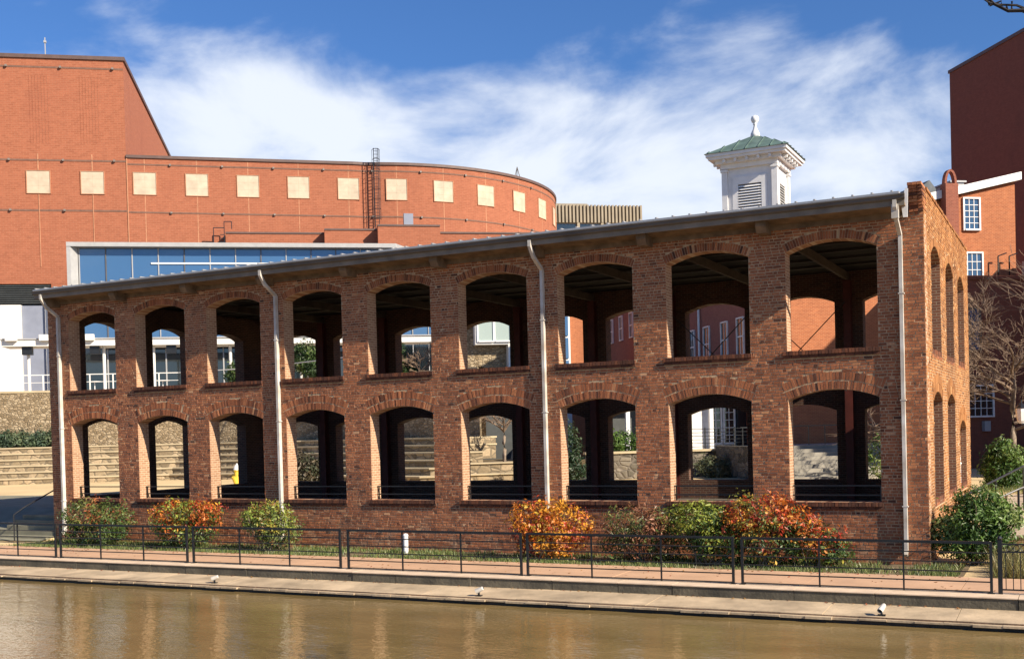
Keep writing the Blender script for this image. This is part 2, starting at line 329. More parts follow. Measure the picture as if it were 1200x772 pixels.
# a stained worn lip under the ledge, uneven along its edge
b = MB(); xs = [-90+.5*i for i in range(200)]
for x in xs:
    j = random.uniform(-.02, .025); j2 = random.uniform(0, .03)
    b.mi = 0; b.box(x, x+.497, -7.004-random.uniform(0, .012), -6.9, -.31, -.276-j2*.3)
    b.mi = 1; b.box(x, x+.5, -7.12+j*1.6, -6.9, -.335-j2*.7, -.305+random.uniform(-.006, .004))
    b.mi = 2; b.box(x, x+.5, -7.02, -6.9, -.6, -.33)
struct(b.build('ledge_lip', [M_lip, M_ledge, M_wet]))
kerb = struct(bpy.data.objects.new('kerb', None)); COL.objects.link(kerb)
x = -62.
while x < 30:
    w = random.choice((1.25, 1.6, 2.1, 2.6)); e = random.uniform(-.012, .012)
    b = MB(); b.box(x+.012, x+w, -5.85+e, -5.16, -.6, -.012); b.mi = 1; b.box(x+.008, x+w-.004, -5.87+e, -5.14, -.008, .012+e*.2); b.build('kerb_stone', [M_kerb, M_kerbtop], kerb); x += w

# ------------------------------------------------------------------ the pavilion
BAY = 3.2063; OW = 2.25; E0 = -1.11
ER = [E0-(8-i)*BAY for i in range(9)]                     # right edges of the openings, from the left bay
ZS1, ZP1, ZA1 = 1.406, 4.02, 4.25; ZS2, ZP2, ZA2 = 5.256, 7.78, 8.02
ZTOP = 8.46; PARA = 9.15; XL = -30.05; YB = 11.6; YBo = 12.12; TH = .5
FL = .72
pav = thing('brick_pavilion', 'long roofed open brick pavilion of two arched storeys behind the railing', 'pavilion', (-15, 6, -.14))
def arc_pts(l, r, spring, apex, n=10, outer=0.):
    c = (l+r)/2; w = (r-l)/2; rise = apex-spring; R = (w*w+rise*rise)/(2*rise); zc = apex-R
    a = math.asin(w/R); R2 = R+outer
    return [(c+R2*math.sin(t), zc+R2*math.cos(t)) for t in (-a+2*a*k/n for k in range(n+1))], (c, zc, R, a)
def arched_wall(b, length0, length1, zb, zt, opens, f0, f1, face_mi=0, back_mi=0):
    """wall made of piers, spandrels and arch heads; opens = list of (l, r, [(sill, spring, apex), ...]); f(a, z) -> outer / inner face point"""
    def pr(poly):
        s = len(b.f); b.prism(poly, f0, f1); b.m[s] = face_mi; b.m[s+1] = back_mi
    x = length0
    for l, r, lv in sorted(opens):
        pr([(x, zb), (l, zb), (l, zt), (x, zt)])
        z = zb
        for k, (si, spn, ap) in enumerate(lv):
            if k == 0: pr([(l, z), (r, z), (r, si), (l, si)])
            pts, _ = arc_pts(l, r, spn, ap); top = lv[k+1][0] if k+1 < len(lv) else zt
            pr([(r, top), (l, top)]+pts)
        x = r
    pr([(x, zb), (length1, zb), (length1, zt), (x, zt)])
def brick_courses(b, l0, l1, zb, zt, opens, put, z_of_top=None, L_=.20, C_=.076, pick=None):
    """lays individual bricks course by course in the solid part of an arched wall; put(a0,a1,z0,z1) builds one"""
    k = 0; z = zb
    rings = []
    for l, r, lv in opens:
        for si, spn, ap in lv:
            _, (c, zc, R, a) = arc_pts(l, r, spn, ap); rings.append((c, zc, R, a, spn))
    while z+C_*.8 < zt:
        zm = z+C_/2
        cuts = []
        for l, r, lv in opens:
            for si, spn, ap in lv:
                if si-.19 < zm < si and True: cuts.append((l-.1, r+.05))
                elif si <= zm < spn+.02: cuts.append((l, r))
        for c, zc, R, a, spn in rings:                           # leave room for the ring of the arch
            RO = R+(.46 if spn < 5 else .245); dz = zm-zc
            if spn-.05 <= zm and dz < RO:
                hw = math.sqrt(max(0, RO*RO-dz*dz)); hw = min(hw, RO*math.sin(a), max(R*math.sin(a), dz*math.tan(a)+.012)); cuts.append((c-hw, c+hw))
        cuts.sort(); segs = []; x = l0
        for c0, c1 in cuts:
            if c0 > x: segs.append((x, c0))
            x = max(x, c1)
        if x < l1: segs.append((x, l1))
        for s0, s1 in segs:
            x = s0-(0, .055, .11, .165)[k % 4]+random.uniform(-.01, .01)
            while x < s1-.03:
                w = .098 if (k % 6 == 5 or random.random() < .3) else L_*random.uniform(.95, 1.02)
                a0 = max(x, s0); a1 = min(x+w, s1)
                if s1-a1 < .05: a1 = s1
                if a1-a0 > .035: put(a0, a1, z+.006, z+C_-.007)
                x = max(x+w, a1)+.0115
        z += C_; k += 1
opens_f = [(r-OW, r, [(ZS1, ZP1, ZA1), (ZS2, ZP2, ZA2)]) for r in ER]
D0 = .009
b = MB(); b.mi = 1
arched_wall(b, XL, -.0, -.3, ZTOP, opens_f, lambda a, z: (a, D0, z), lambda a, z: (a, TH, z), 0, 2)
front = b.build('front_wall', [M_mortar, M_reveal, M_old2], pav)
single = []; bb = MB()
def put_front(a0, a1, z0, z1):
    j = random.gauss(0, .0025); t = min(1, max(0, random.gauss(.48, .125)+(.0 if random.random() < .93 else random.choice((-.35, .35)))))
    a0 += random.uniform(0, .004); a1 -= random.uniform(0, .004); z0 += random.uniform(-.002, .003); z1 += random.uniform(-.003, .002)
    if a0 > -.62 and a1-a0 > .09 and -.05 < z0 < 9 and len(single) < 300: single.append((a0, a1, z0, z1, j)); return
    y0 = j; y1 = D0+.01; q = .004; tl = random.gauss(0, .0018); tv = random.gauss(0, .001)
    bb.cc = t
    bb.add([(a0, y1, z0), (a1, y1, z0), (a1, y1, z1), (a0, y1, z1), (a0+q, y0-tl-tv, z0+q), (a1-q, y0+tl-tv, z0+q), (a1-q, y0+tl+tv, z1-q), (a0+q, y0-tl+tv, z1-q)],
           [(4, 5, 6, 7), (0, 1, 5, 4), (1, 2, 6, 5), (2, 3, 7, 6), (3, 0, 4, 7)])
brick_courses(bb, XL+.005, -.003, -.2, ZTOP-.01, opens_f, put_front)
# the arch rings: bricks on edge around every head, two rows below and one above
for l, r, lv in opens_f:
    for lev, (si, spn, ap) in enumerate(lv):
        _, (c, zc, R, a) = arc_pts(l, r, spn, ap)
        for row in range(2 if lev == 0 else 1):
            Ri = R+.002+row*.232; Ro = Ri+.222; n = int(2*a*R/(.066+.006*row)); da = 2*a/n
            for k in range(n):
                t0 = -a+da*k+.0065/R; t1 = -a+da*(k+1)-.0065/R
                j = random.gauss(.0, .0035); bb.cc = min(1, max(0, random.gauss(.44 if lev == 0 else .40, .17)))
                rr0 = Ri+random.uniform(0, .008)+(.11 if row and k % 2 else 0)*0; rr1 = Ro-random.uniform(0, .03)
                qs = [(c+R_*math.sin(t), zc+R_*math.cos(t)) for R_, t in ((rr0, t0), (rr0, t1), (rr1, t1), (rr1, t0))]
                bb.add([(p[0], D0+.02, p[1]) for p in qs]+[(p[0], j, p[1]) for p in qs], [(4, 5, 6, 7), (0, 1, 5, 4), (1, 2, 6, 5), (2, 3, 7, 6), (3, 0, 4, 7)])
stuff(bb.build('brickwork', M_piece, front, attr='tint'))
cache = {}
for a0, a1, z0, z1, j in single:
    L_ = round(a1-a0, 2); me = cache.get(L_)
    if me is None:
        q = .004; h = .033; w = L_/2
        t = MB(); t.add([(-w, .02, -h), (w, .02, -h), (w, .02, h), (-w, .02, h), (-w+q, -.006, -h+q), (w-q, -.006, -h+q), (w-q, -.006, h-q), (-w+q, -.006, h-q)], [(4, 5, 6, 7), (0, 1, 5, 4), (1, 2, 6, 5), (2, 3, 7, 6), (3, 0, 4, 7)])
        me = bpy.data.meshes.new('brick'); me.from_pydata(t.v, [], t.f); me.materials.append(M_piece1); cache[L_] = me
    link('brick', me, front, Vector(((a0+a1)/2, .006+j, (z0+z1)/2)))
# window sills of two brick courses, the upper on edge; dark tint carries the shade on their fronts
for r in ER:
    for zs in (ZS1, ZS2):
        b = MB(); x = r-OW-.10
        while x < r+.03:
            b.cc = min(1, max(0, random.gauss(.06, .08))); b.box(x+.004, min(x+.078, r+.045), -.075+random.gauss(0, .003), .42, zs-.105, zs+random.gauss(-.001, .002)); x += .082
        x = r-OW-.10
        while x < r+.03:
            b.cc = min(1, max(0, random.gauss(.05, .07))); b.box(x+.004, min(x+.215, r+.045), -.045+random.gauss(0, .003), .04, zs-.182, zs-.110); x += .222
        b.build('sill', M_piece, pav, attr='tint')
# iron guard rails just inside the lower openings
for r in ER:
    b = MB()
    for dz in (.16, .40): b.bar((r-OW+.01, .30, ZS1+dz), (r-.01, .30, ZS1+dz), .035)
    for xx in (r-OW+.06, r-.06): b.bar((xx, .30, ZS1), (xx, .30, ZS1+.42), .03)
    b.build('guard_rail', M_black, pav)
# gable walls
opens_r = [(1.38+3.53*k, 3.58+3.53*k, [(ZS1-.02, 3.9 if k < 2 else 3.1, 4.15 if k < 2 else 3.39), (5.2, 7.62, 7.93)]) for k in range(3)]
b = MB(); b.mi = 1
arched_wall(b, .52, 12.16, -.3, PARA-.08, opens_r, lambda a, z: (-D0, a, z), lambda a, z: (-TH, a, z), 0, 1)
b.prism([(.012, -.3), (.52, -.3), (.52, PARA-.08), (.012, PARA-.08)], lambda a, z: (-D0, a+.006, z), lambda a, z: (-.33, a+.006, z))
gable = b.build('gable_wall', [M_mortar, M_old], pav)
bg = MB()
def put_gable(a0, a1, z0, z1):
    j = random.gauss(0, .004); bg.cc = min(1, max(0, random.gauss(.5, .2))); x0 = j; x1 = -D0-.01; q = .004
    bg.add([(x1, a0, z0), (x1, a1, z0), (x1, a1, z1), (x1, a0, z1), (x0, a0+q, z0+q), (x0, a1-q, z0+q), (x0, a1-q, z1-q), (x0, a0+q, z1-q)],
           [(4, 5, 6, 7), (0, 1, 5, 4), (1, 2, 6, 5), (2, 3, 7, 6), (3, 0, 4, 7)])
brick_courses(bg, .004, 12.16, -.2, PARA-.08, opens_r, put_gable)
for l, r, lv in opens_r:
    for si, spn, ap in lv:
        _, (c, zc, R, a) = arc_pts(l, r, spn, ap)
        for row in range(2 if spn < 5 else 1):
            Ri = R+.002+row*.232; Ro = Ri+.222; n = int(2*a*R/.081); da = 2*a/n
            for k in range(n):
                t0 = -a+da*k+.006/R; t1 = -a+da*(k+1)-.006/R; j = random.gauss(.004, .004); bg.cc = min(1, max(0, random.gauss(.55, .2)))
                qs = [(c+R_*math.sin(t), zc+R_*math.cos(t)) for R_, t in ((Ri, t0), (Ri, t1), (Ro, t1), (Ro, t0))]
                bg.add([(-D0-.02, p[0], p[1]) for p in qs]+[(j, p[0], p[1]) for p in qs], [(4, 5, 6, 7), (0, 1, 5, 4), (1, 2, 6, 5), (2, 3, 7, 6), (3, 0, 4, 7)])
M_gpiece = brick_piece('gable_brick_pieces', False)
for n_ in M_gpiece.node_tree.nodes:
    if n_.type == 'VALTORGB' and len(n_.color_ramp.elements) == 6:
        for e_, c_ in zip(n_.color_ramp.elements, [(.13, .055, .02), (.23, .098, .032), (.32, .142, .046), (.39, .185, .063), (.45, .235, .085), (.50, .30, .13)]): e_.color = (*c_, 1)
stuff(bg.build('brickwork', M_gpiece, gable, attr='tint'))
# coping and the corbelled kneeler at the front corner
b = MB(); yy = .52
while yy < 12.1:
    b.cc = random.uniform(.1, .6); b.box(-.44, .025+random.uniform(-.01, .01), yy, yy+.2, PARA-.075, PARA-.075+random.uniform(.06, .08)); yy += .208
b.build('coping', M_gpiece, gable, attr='tint')
for l, r, lv in opens_r:
    for si, spn, ap in lv:
        b = MB(); yy = l+.01
        while yy < r-.05: b.cc = random.uniform(.0, .3); b.box(-.46, .003+random.uniform(-.006, .004), yy, yy+.094, si-.10+random.uniform(-.004, .004), si+random.uniform(.01, .03)); yy += .104
        yy = l-.09
        while yy < r: b.cc = random.uniform(.1, .6); b.box(-.06, random.uniform(-.004, .004), yy, yy+.2, si-.187, si-.112); yy += .212
        b.build('sill', M_piece, gable, attr='tint')
b = MB()
for k in range(9):
    z0 = 8.47+k*.075; y0 = -.04-max(0, (k-1))*.033
    xx = -.335
    while xx < -.02:
        b.cc = min(1, max(0, random.gauss(.35, .2))); b.box(xx+.004, min(xx+.105+.1*(k % 2), .004), y0 if k < 8 else y0-.03, .51, z0+.004, z0+.071); xx += .11+.1*(k % 2)
b.build('kneeler', M_piece, gable, attr='tint')
# blocked third lower arch of the gable with a pipe standing in it
MB().box(-.32, -.26, 8.44, 10.64, 1.2, 3.4).build('infill_panel', M_grey, gable)
b = MB(); b.tube([(-.12, 9.35, .2), (-.12, 9.35, 2.35)], .045, 8); b.tube([(-.12, 9.35, 2.0), (-.12, 9.8, 2.0)], .035, 8); b.build('vent_pipe', M_white, gable)
opens_l = [(1.25+3.4*k, 3.3+3.4*k, [(ZS1, 3.98, 4.2), (5.35, 7.68, 7.92)]) for k in range(3)]
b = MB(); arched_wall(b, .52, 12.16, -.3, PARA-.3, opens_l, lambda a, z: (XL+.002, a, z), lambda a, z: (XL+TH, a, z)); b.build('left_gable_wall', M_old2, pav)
opens_b = [(r-OW, r, [(ZS1, 3.85, 4.08), (ZS2+.45, 7.65, 7.92)]) for r in ER]
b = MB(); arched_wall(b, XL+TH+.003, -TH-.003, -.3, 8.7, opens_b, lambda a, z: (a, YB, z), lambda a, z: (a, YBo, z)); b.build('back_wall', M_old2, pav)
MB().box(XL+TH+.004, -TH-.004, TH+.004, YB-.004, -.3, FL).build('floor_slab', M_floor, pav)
# roof: deck, standing seams, gutter, soffit, beam ends
def roof_z(y): return 8.82+.03*(y+.7) if y < 6.1 else 8.82+.03*(6.8)-.03*(y-6.1)
b = MB()
for y0, y1 in ((-.78, 6.1), (6.1, 12.7)):
    b.prism([(y0, roof_z(y0)), (y1, roof_z(y1)), (y1, roof_z(y1)+.05), (y0, roof_z(y0)+.05)], lambda y, z: (XL+.2, y, z), lambda y, z: (-.46, y, z))
b.build('roof_sheet', M_roofm, pav)
b = MB(); x = XL+.3
while x < -.5:
    b.bar((x, -.76, roof_z(-.76)+.06), (x, 6.1, roof_z(6.1)+.06), .045, .06); x += .455
b.build('roof_seams', M_roofm, pav)
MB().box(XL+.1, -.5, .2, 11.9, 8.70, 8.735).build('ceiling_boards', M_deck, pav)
# rolled-edge gutter
b = MB(); prof = [(-.81, 8.81), (-.85, 8.80), (-.85, 8.775), (-.83, 8.76), (-.82, 8.70), (-.79, 8.67), (-.74, 8.67), (-.715, 8.70), (-.715, 8.81)]
b.prism(prof, lambda y, z: (XL+.22, y, z), lambda y, z: (-.33, y, z)); b.build('gutter', M_gutter, pav)
b = MB(); b.prism([(-.68, 8.60), (-.68, 8.66), (.1, 8.56), (.1, 8.48)], lambda y, z: (XL+.16, y, z), lambda y, z: (-.36, y, z))
b.box(XL+.16, -.36, -.03, -.004, 8.36, 8.50); b.build('soffit', M_wood, pav)
MB().box(XL+.21, -.34, -.745, -.69, 8.53, 8.71).build('fascia_board', M_fascia, pav)
b = MB(); b.box(XL-.06, XL+.5, TH, YB, 8.66, 8.8); b.build('verge_board', M_wood, pav)
PX = [r+.478 for r in ER[:-1]]
for x in [XL+.55]+PX:
    b = MB(); b.prism([(-.58, 8.42), (-.46, 8.26), (.2, 8.26), (.2, 8.56), (-.58, 8.56)], lambda y, z: (x-.13, y, z), lambda y, z: (x+.13, y, z)); b.build('beam_end', M_wood, pav)
for x in PX:
    MB().box(x-.05, x+.05, TH+.01, YB-.01, 8.36, 8.62).build('roof_beam', M_beamw, pav)
    b = MB(); b.box(x-.13, x+.13, YB-.32, YB-.30, FL, 8.35); b.box(x-.13, x+.13, YB-.04, YB-.02, FL, 8.35); b.box(x-.02, x+.02, YB-.30, YB-.04, FL, 8.35); b.build('steel_column', M_redst, pav)
for y in (1.6, 3.2, 4.8, 6.4, 8.0, 9.6):
    b = MB(); b.box(XL+.6, -.6, y-.05, y+.05, 8.622, 8.69); b.build('purlin', M_steel, pav)
for x in (ER[6]-OW/2, ER[7]-OW/2):
    b = MB(); b.bar((x-1.55, YB-.36, 7.6), (x+1.55, YB-.36, 4.5), .03); b.bar((x+1.55, YB-.40, 7.6), (x-1.55, YB-.40, 4.5), .03); b.build('cross_brace', M_steel, pav)
# downspouts with their offset elbows and shoes
for x in (-29.43, -19.63, -10.20, -.54):
    b = MB(); w = .09
    b.bar((x-.02, -.78, 8.67), (x-.02, -.78, 8.50), w, .09); b.bar((x-.02, -.79, 8.52), (x-.01, -.55, 8.20), w, .09); b.bar((x-.01, -.57, 8.23), (x, -.06, 7.92), w, .09); b.box(x-.042, x+.042, -.138, -.008, .24, 7.93); b.bar((x, -.06, .27), (x, -.2, .12), w, .09)
    for z in (1.3, 3.9, 6.5): b.box(x-.07, x+.07, -.144, .0, z, z+.03)
    b.build('downspout', M_pipe, pav)
MB().box(-.64, -.48, -.77, -.63, 8.24, 8.57).build('leader_box', M_pipe, pav)
b = MB(); b.prism([(-.42, 8.30), (-.32, 8.30), (-.30, 8.98), (-.36, 9.0), (-.46, 8.62)], lambda x, z: (x, -.40, z), lambda x, z: (x, -.36, z)); b.build('flashing', M_white, pav)

# ------------------------------------------------------------------ railings along the kerb
RY = -5.35; RZ = .01
def make_rail(w, inner, name='railing', one_end=False):
    t = thing(name, 'x', 'railing', (0, RY, RZ))
    for x in (-w/2, w/2):
        b = MB(); b.box(x-.026, x+.026, RY-.026, RY+.026, RZ, 1.02); b.box(x-.06, x+.06, RY-.06, RY+.06, RZ, RZ+.012); b.build('post', M_black, t)
    for z, h in ((1.0, .05), (.80, .022), (.615, .022), (.43, .022), (.235, .022), (.045, .022)):
        MB().box(-w/2+.027, w/2-.027, RY-.02-(.008 if h > .03 else 0), RY+.02, z-h/2, z+h/2).build('rail', M_black, t)
    for x in inner:
        MB().box(x-.016, x+.016, RY-.016, RY+.016, RZ, .974).build('baluster', M_black, t)
    return t
proto = make_rail(4.9, (-.83, .83))
RL = ['railing section at the far left, cut by the edge of the photo', 'railing section in front of the two leftmost autumn shrubs', 'railing section in front of the third downspout shrub, left of the white bollard',
      'railing section with the short white bollard behind it', 'railing section in front of the yellow-orange shrub, right of centre', 'railing section in front of the rightmost downspout, ending at the ornate fence']
for i, xc in enumerate((-26.30, -21.19, -16.06, -10.91, -5.84, -.74)):
    o = proto if i == 0 else copy_tree(proto)
    o.location.x = xc; o['label'] = RL[i]; o['group'] = 'black railing sections along the kerb'
t = thing('ornate_fence', 'ornate black iron fence with a row of rings and thin pickets at the right edge', 'fence', (3.4, RY, RZ))
b = MB(); b.box(1.83, 1.91, RY-.04, RY+.04, RZ, 1.06); b.lathe(1.87, RY, [(.03, 1.06), (.05, 1.09), (.03, 1.13), (.008, 1.14)], 8); b.build('post', M_black, t)
for z in (.98, .83, .10): MB().box(1.91, 5.2, RY-.015, RY+.015, z-.014, z+.014).build('rail', M_black, t)
x = 1.97
while x < 5.2:
    MB().box(x-.008, x+.008, RY-.008, RY+.008, .115, .815).build('picket', M_black, t)
    b = MB(); pts = [(x+.065+.055*math.cos(a), RY, .905+.055*math.sin(a)) for a in (2*math.pi*k/12 for k in range(13))]; b.tube(pts, .008, 5, False); b.build('ring', M_black, t)
    x += .13
# ------------------------------------------------------------------ lights on the ledge, bollard
def floodlight(x, y, rz, tilt, label):
    f = Matrix.Rotation(rz, 4, 'Z'); loc = Vector((x, y, -.265))
    t = thing('floodlight', label, 'floodlight', loc, 'white floodlights on the ledge')
    ax = f @ Vector((math.cos(tilt), 0, math.sin(tilt))); c = loc+Vector((0, 0, .13))
    b = MB(); b.tube([c-ax*.12, c-ax*.09, c+ax*.06, c+ax*.075], [.03, .048, .056, .056], 12, False); b.build('housing', M_pipe, t)
    b = MB(); b.tube([c+ax*.05, c+ax*.056], [.05, .05], 12); b.build('lens', M_gdark, t)
    b = MB(); b.box(loc.x-.07, loc.x+.07, loc.y-.05, loc.y+.05, loc.z-.02, loc.z+.02); b.bar(loc, c, .035); b.build('bracket', M_black, t)
floodlight(-16.45, -6.86, 3.6, -.35, 'white floodlight on the pale ledge, leftmost of three')
floodlight(-8.79, -6.86, 3.4, -.45, 'white floodlight on the pale ledge below the middle of the railing')
floodlight(-.12, -6.86, 4.3, -.6, 'white floodlight on the pale ledge below the rightmost downspout')
t = thing('bollard', 'short white round bollard on the grass verge against the brick wall', 'bollard', (-14.45, -.9, -.13))
b = MB(); b.lathe(-14.45, -.9, [(.075, -.2), (.075, .40)], 12); b.build('post', M_white, t)
b = MB(); b.lathe(-14.45, -.9, [(.082, .40), (.082, .44), (.05, .475), (.01, .485)], 12); b.build('cap', M_white, t)
# ------------------------------------------------------------------ planting
def grass_blades(n, fx, h0, h1, cols):
    b = MB()
    for _ in range(n):
        x, y, z = fx(); h = random.uniform(h0, h1); a = random.uniform(0, 6.28); w = random.uniform(.008, .02); c = random.choice(cols); k = random.uniform(.8, 1.2)
        dx, dy = math.cos(a)*w, math.sin(a)*w; lx, ly = random.gauss(0, h*.35), random.gauss(0, h*.35)
        b.cc = tuple(v*k for v in c); b.add([(x-dx, y-dy, z), (x+dx, y+dy, z), (x+lx, y+ly, z+h)], [(0, 1, 2)])
    return b
GR = [(.13, .18, .045), (.09, .14, .035), (.18, .21, .065), (.24, .23, .09), (.06, .10, .03)]
def clumpy(x0, x1, y0, y1):
    def f():
        while True:
            x = random.uniform(x0, x1); y = random.uniform(y0, y1)
            if math.sin(x*1.7)+math.sin(x*4.1+1)+math.sin(y*3+x*.6)*.8 > random.uniform(-2.2, 1.2): return x, y, -.14
    return f
struct(MB().box(-30.2, .9, -2.76, .02, -.3, -.125).build('planting_bed', M_soil))
stuff(tag(grass_blades(26000, clumpy(-30, .8, -2.7, -.05), .05, .17, GR).build('grass', M_leaf, attr='col'), 'short green grass strip between the pink paving and the brick wall', 'grass'))
def litter():
    b = MB()
    for _ in range(900):
        q = random.random()
        if q < .55: x = random.uniform(-30, 1); y = -2.75+abs(random.gauss(0, .25))*random.choice((-1, -.6, 1)); z = -.012 if y < -2.75 else -.10
        elif q < .8: x = random.uniform(-34, 2); y = random.uniform(-5.1, -2.8); z = -.012
        else: x = random.uniform(-34, 2); y = random.uniform(-5.95, -5.87); z = -.205
        a = random.uniform(0, 6.28); L_ = random.uniform(.02, .05); d = Vector((math.cos(a)*L_, math.sin(a)*L_, random.uniform(0, .015))); e = Vector((-d.y*.5, d.x*.5, random.uniform(0, .01))); p = Vector((x, y, z))
        b.cc = random.choice([(.22, .10, .04), (.30, .16, .05), (.16, .08, .04), (.28, .07, .03)]); b.add([tuple(p-d), tuple(p-e), tuple(p+d), tuple(p+e)], [(0, 1, 2, 3)])
    return b
stuff(tag(litter().build('fallen_leaves', M_leaf, attr='col'), 'scattered brown fallen leaves on the paving and along the planting bed', 'leaves'))
def leaf_shrub(name, label, cat, loc, blobs, n, size, pal, group=None, stems=16, top=None, ground_z=None):
    """blobs: (dx, dy, z, rx, ry, rz); pal: [(weight, colour)], top: palette used more and more towards the top of the crown"""
    t = thing(name, label, cat, loc, group); X, Y, Z = loc; b = MB(); tot = sum(q[3]*q[5] for q in blobs)
    zmin = min(q[2]-q[5] for q in blobs); zmax = max(q[2]+q[5] for q in blobs)
    sprays = []; ph = random.uniform(0, 6.28)
    n = int(n*2.0); size *= .86
    for q in blobs:
        m = max(3, int(n/9*q[3]*q[5]/tot))
        for _ in range(m):
            while True:
                d = Vector((random.gauss(0, 1), random.gauss(0, 1), random.gauss(0, 1))).normalized()*random.uniform(.35, 1)**.5
                if d.length <= 1.05: break
            p = Vector((X+q[0]*1.12+d.x*q[3]*1.22, Y+q[1]+d.y*q[4], Z+q[2]*1.04+d.z*q[5]*1.06))
            if random.random() < .13: p = p+d*random.uniform(.08, .38)*min(q[3], q[5])+Vector((0, 0, random.uniform(0, .12)*q[5]))
            if p.z < Z+.05: continue
            sprays.append((p, d, random.random()))
    for p, d, hu in sprays:
        hrel = (p.z-Z-zmin)/(zmax-zmin)
        pl = top if (top and random.random() < hrel*1.25-.15+.25*math.sin(p.x*5+p.z*4)) else pal
        fld = .5+.32*math.sin(p.x*3.3+p.z*2.1+ph)+.18*math.sin(p.y*5+p.z*4.3-p.x*1.7+ph*2)+random.gauss(0, .16)
        tw = sum(w for w, _ in pl); fld = min(.999, max(0, fld))*tw; base = pl[-1][1]
        for w, c_ in pl:
            if fld < w: base = c_; break
            fld -= w
        for _ in range(9):
            o = p+Vector((random.gauss(0, .09), random.gauss(0, .09), random.gauss(0, .075)))*(size/.06)
            nrm = (d*.7+Vector((random.gauss(0, .5), random.gauss(0, .5), .35+random.gauss(0, .5)))).normalized()
            a = nrm.orthogonal().normalized(); a.rotate(Matrix.Rotation(random.uniform(0, 6.28), 3, nrm)); c = nrm.cross(a)
            L_ = size*random.uniform(.5, 1.6); w = L_*random.uniform(.3, .5); k = random.uniform(.7, 1.3)
            b.cc = tuple(min(.9, v*k) for v in base)
            b.add([tuple(o-a*L_), tuple(o-c*w+nrm*L_*.12), tuple(o+a*L_), tuple(o+c*w+nrm*L_*.12)], [(0, 1, 2, 3)])
    b.build('foliage', M_leaf, t, attr='col')
    b = MB()
    for k in range(stems):
        p, d, _ = random.choice(sprays); s = Vector((X+random.gauss(0, .12), Y+random.gauss(0, .1), Z-.05)); mid = (s+p)/2+Vector((random.gauss(0, .08), random.gauss(0, .08), 0))
        b.tube([s, mid, p], [.018, .013, .006], 5)
    b.build('stems', M_bark, t); return t
Gn = [(3, (.065, .115, .025)), (2, (.04, .08, .02)), (2, (.11, .15, .035))]
YG = [(3, (.26, .30, .045)), (2, (.17, .23, .035)), (1, (.36, .32, .05))]
OR_ = [(3, (.50, .15, .025)), (2, (.46, .075, .02)), (2, (.55, .26, .03)), (1, (.34, .04, .02))]
RD = [(3, (.38, .06, .03)), (2, (.26, .04, .03)), (1, (.45, .14, .04))]
OY = [(4, (.62, .30, .03)), (3, (.60, .20, .025)), (1, (.50, .36, .05))]
MIX = [(2, (.13, .16, .04)), (2, (.26, .15, .05)), (1, (.36, .10, .04)), (1, (.20, .20, .05))]
PK = [(2, (.30, .13, .07)), (2, (.20, .11, .05)), (2, (.11, .13, .04))]
gs = 'autumn shrubs along the brick wall'
leaf_shrub('autumn_shrub', 'mixed green and rust shrub at the foot of the leftmost downspout', 'shrub', (-26.6, -1.15, -.14), [(-.55, 0, .95, .75, .6, .55), (.5, 0, .85, .75, .6, .6), (0, -.1, .45, 1.2, .6, .45)], 3300, .055, Gn+Gn, gs, top=Gn+MIX+[(2, (.20, .19, .05)), (1, (.40, .13, .04))])
leaf_shrub('autumn_shrub', 'orange and yellow topped shrub, second from the left', 'shrub', (-22.75, -1.15, -.14), [(-.45, 0, 1.0, .75, .6, .5), (.5, 0, 1.0, .8, .6, .5), (0, 0, .5, 1.1, .6, .45), (.95, 0, 1.2, .4, .4, .25)], 3300, .055, Gn, gs, top=OR_+YG)
leaf_shrub('autumn_shrub', 'soft yellow-green rounded shrub at the foot of the second downspout', 'shrub', (-19.3, -1.15, -.14), [(0, 0, .95, .75, .6, .55), (.35, 0, .6, .65, .6, .5), (-.5, 0, 1.0, .4, .45, .35)], 2600, .05, [(3, (.10, .14, .04)), (2, (.16, .19, .05)), (1, (.07, .11, .03))], gs, top=YG+[(1, (.30, .15, .06))])
leaf_shrub('autumn_shrub', 'fiery orange shrub at the foot of the third downspout', 'shrub', (-9.75, -1.15, -.14), [(-.35, 0, 1.0, .6, .55, .55), (.4, 0, .95, .7, .55, .6), (.1, -.1, .5, .8, .5, .45)], 2900, .055, RD+OY, gs, top=OY+[(2, (.50, .08, .03))])
leaf_shrub('autumn_shrub', 'dull pink and green shrub between the fiery orange and the lime shrubs', 'shrub', (-7.0, -1.15, -.14), [(-.2, 0, .95, .7, .55, .5), (.45, 0, .9, .5, .55, .5), (0, 0, .45, .95, .5, .45)], 2700, .05, Gn+PK, gs, top=PK+[(2, (.14, .17, .05))])
leaf_shrub('autumn_shrub', 'lime green shrub beside the red-topped shrub', 'shrub', (-5.3, -1.15, -.14), [(-.15, 0, 1.05, .75, .55, .5), (.25, 0, .6, .65, .55, .45)], 2600, .055, Gn, gs, top=YG)
leaf_shrub('autumn_shrub', 'tallest red and orange topped shrub under the last opening', 'shrub', (-3.75, -1.15, -.14), [(0, 0, 1.25, .75, .6, .5), (-.6, 0, 1.05, .5, .5, .4), (.6, 0, .95, .55, .5, .5), (0, 0, .55, 1.0, .6, .5)], 3600, .055, Gn+[(1, (.30, .07, .03))], gs, top=OR_+[(2, (.38, .06, .03)), (3, (.24, .25, .045)), (1, (.55, .34, .06))])
leaf_shrub('autumn_shrub', 'low yellow-green and rust shrub right of the tallest red shrub', 'shrub', (-2.55, -1.1, -.14), [(0, 0, .6, .6, .5, .5), (.4, 0, .4, .4, .4, .35)], 1700, .05, YG+Gn, gs, top=MIX+OR_)
DG = [(3, (.05, .105, .018)), (3, (.08, .15, .026)), (2, (.13, .21, .04)), (1, (.22, .28, .08))]
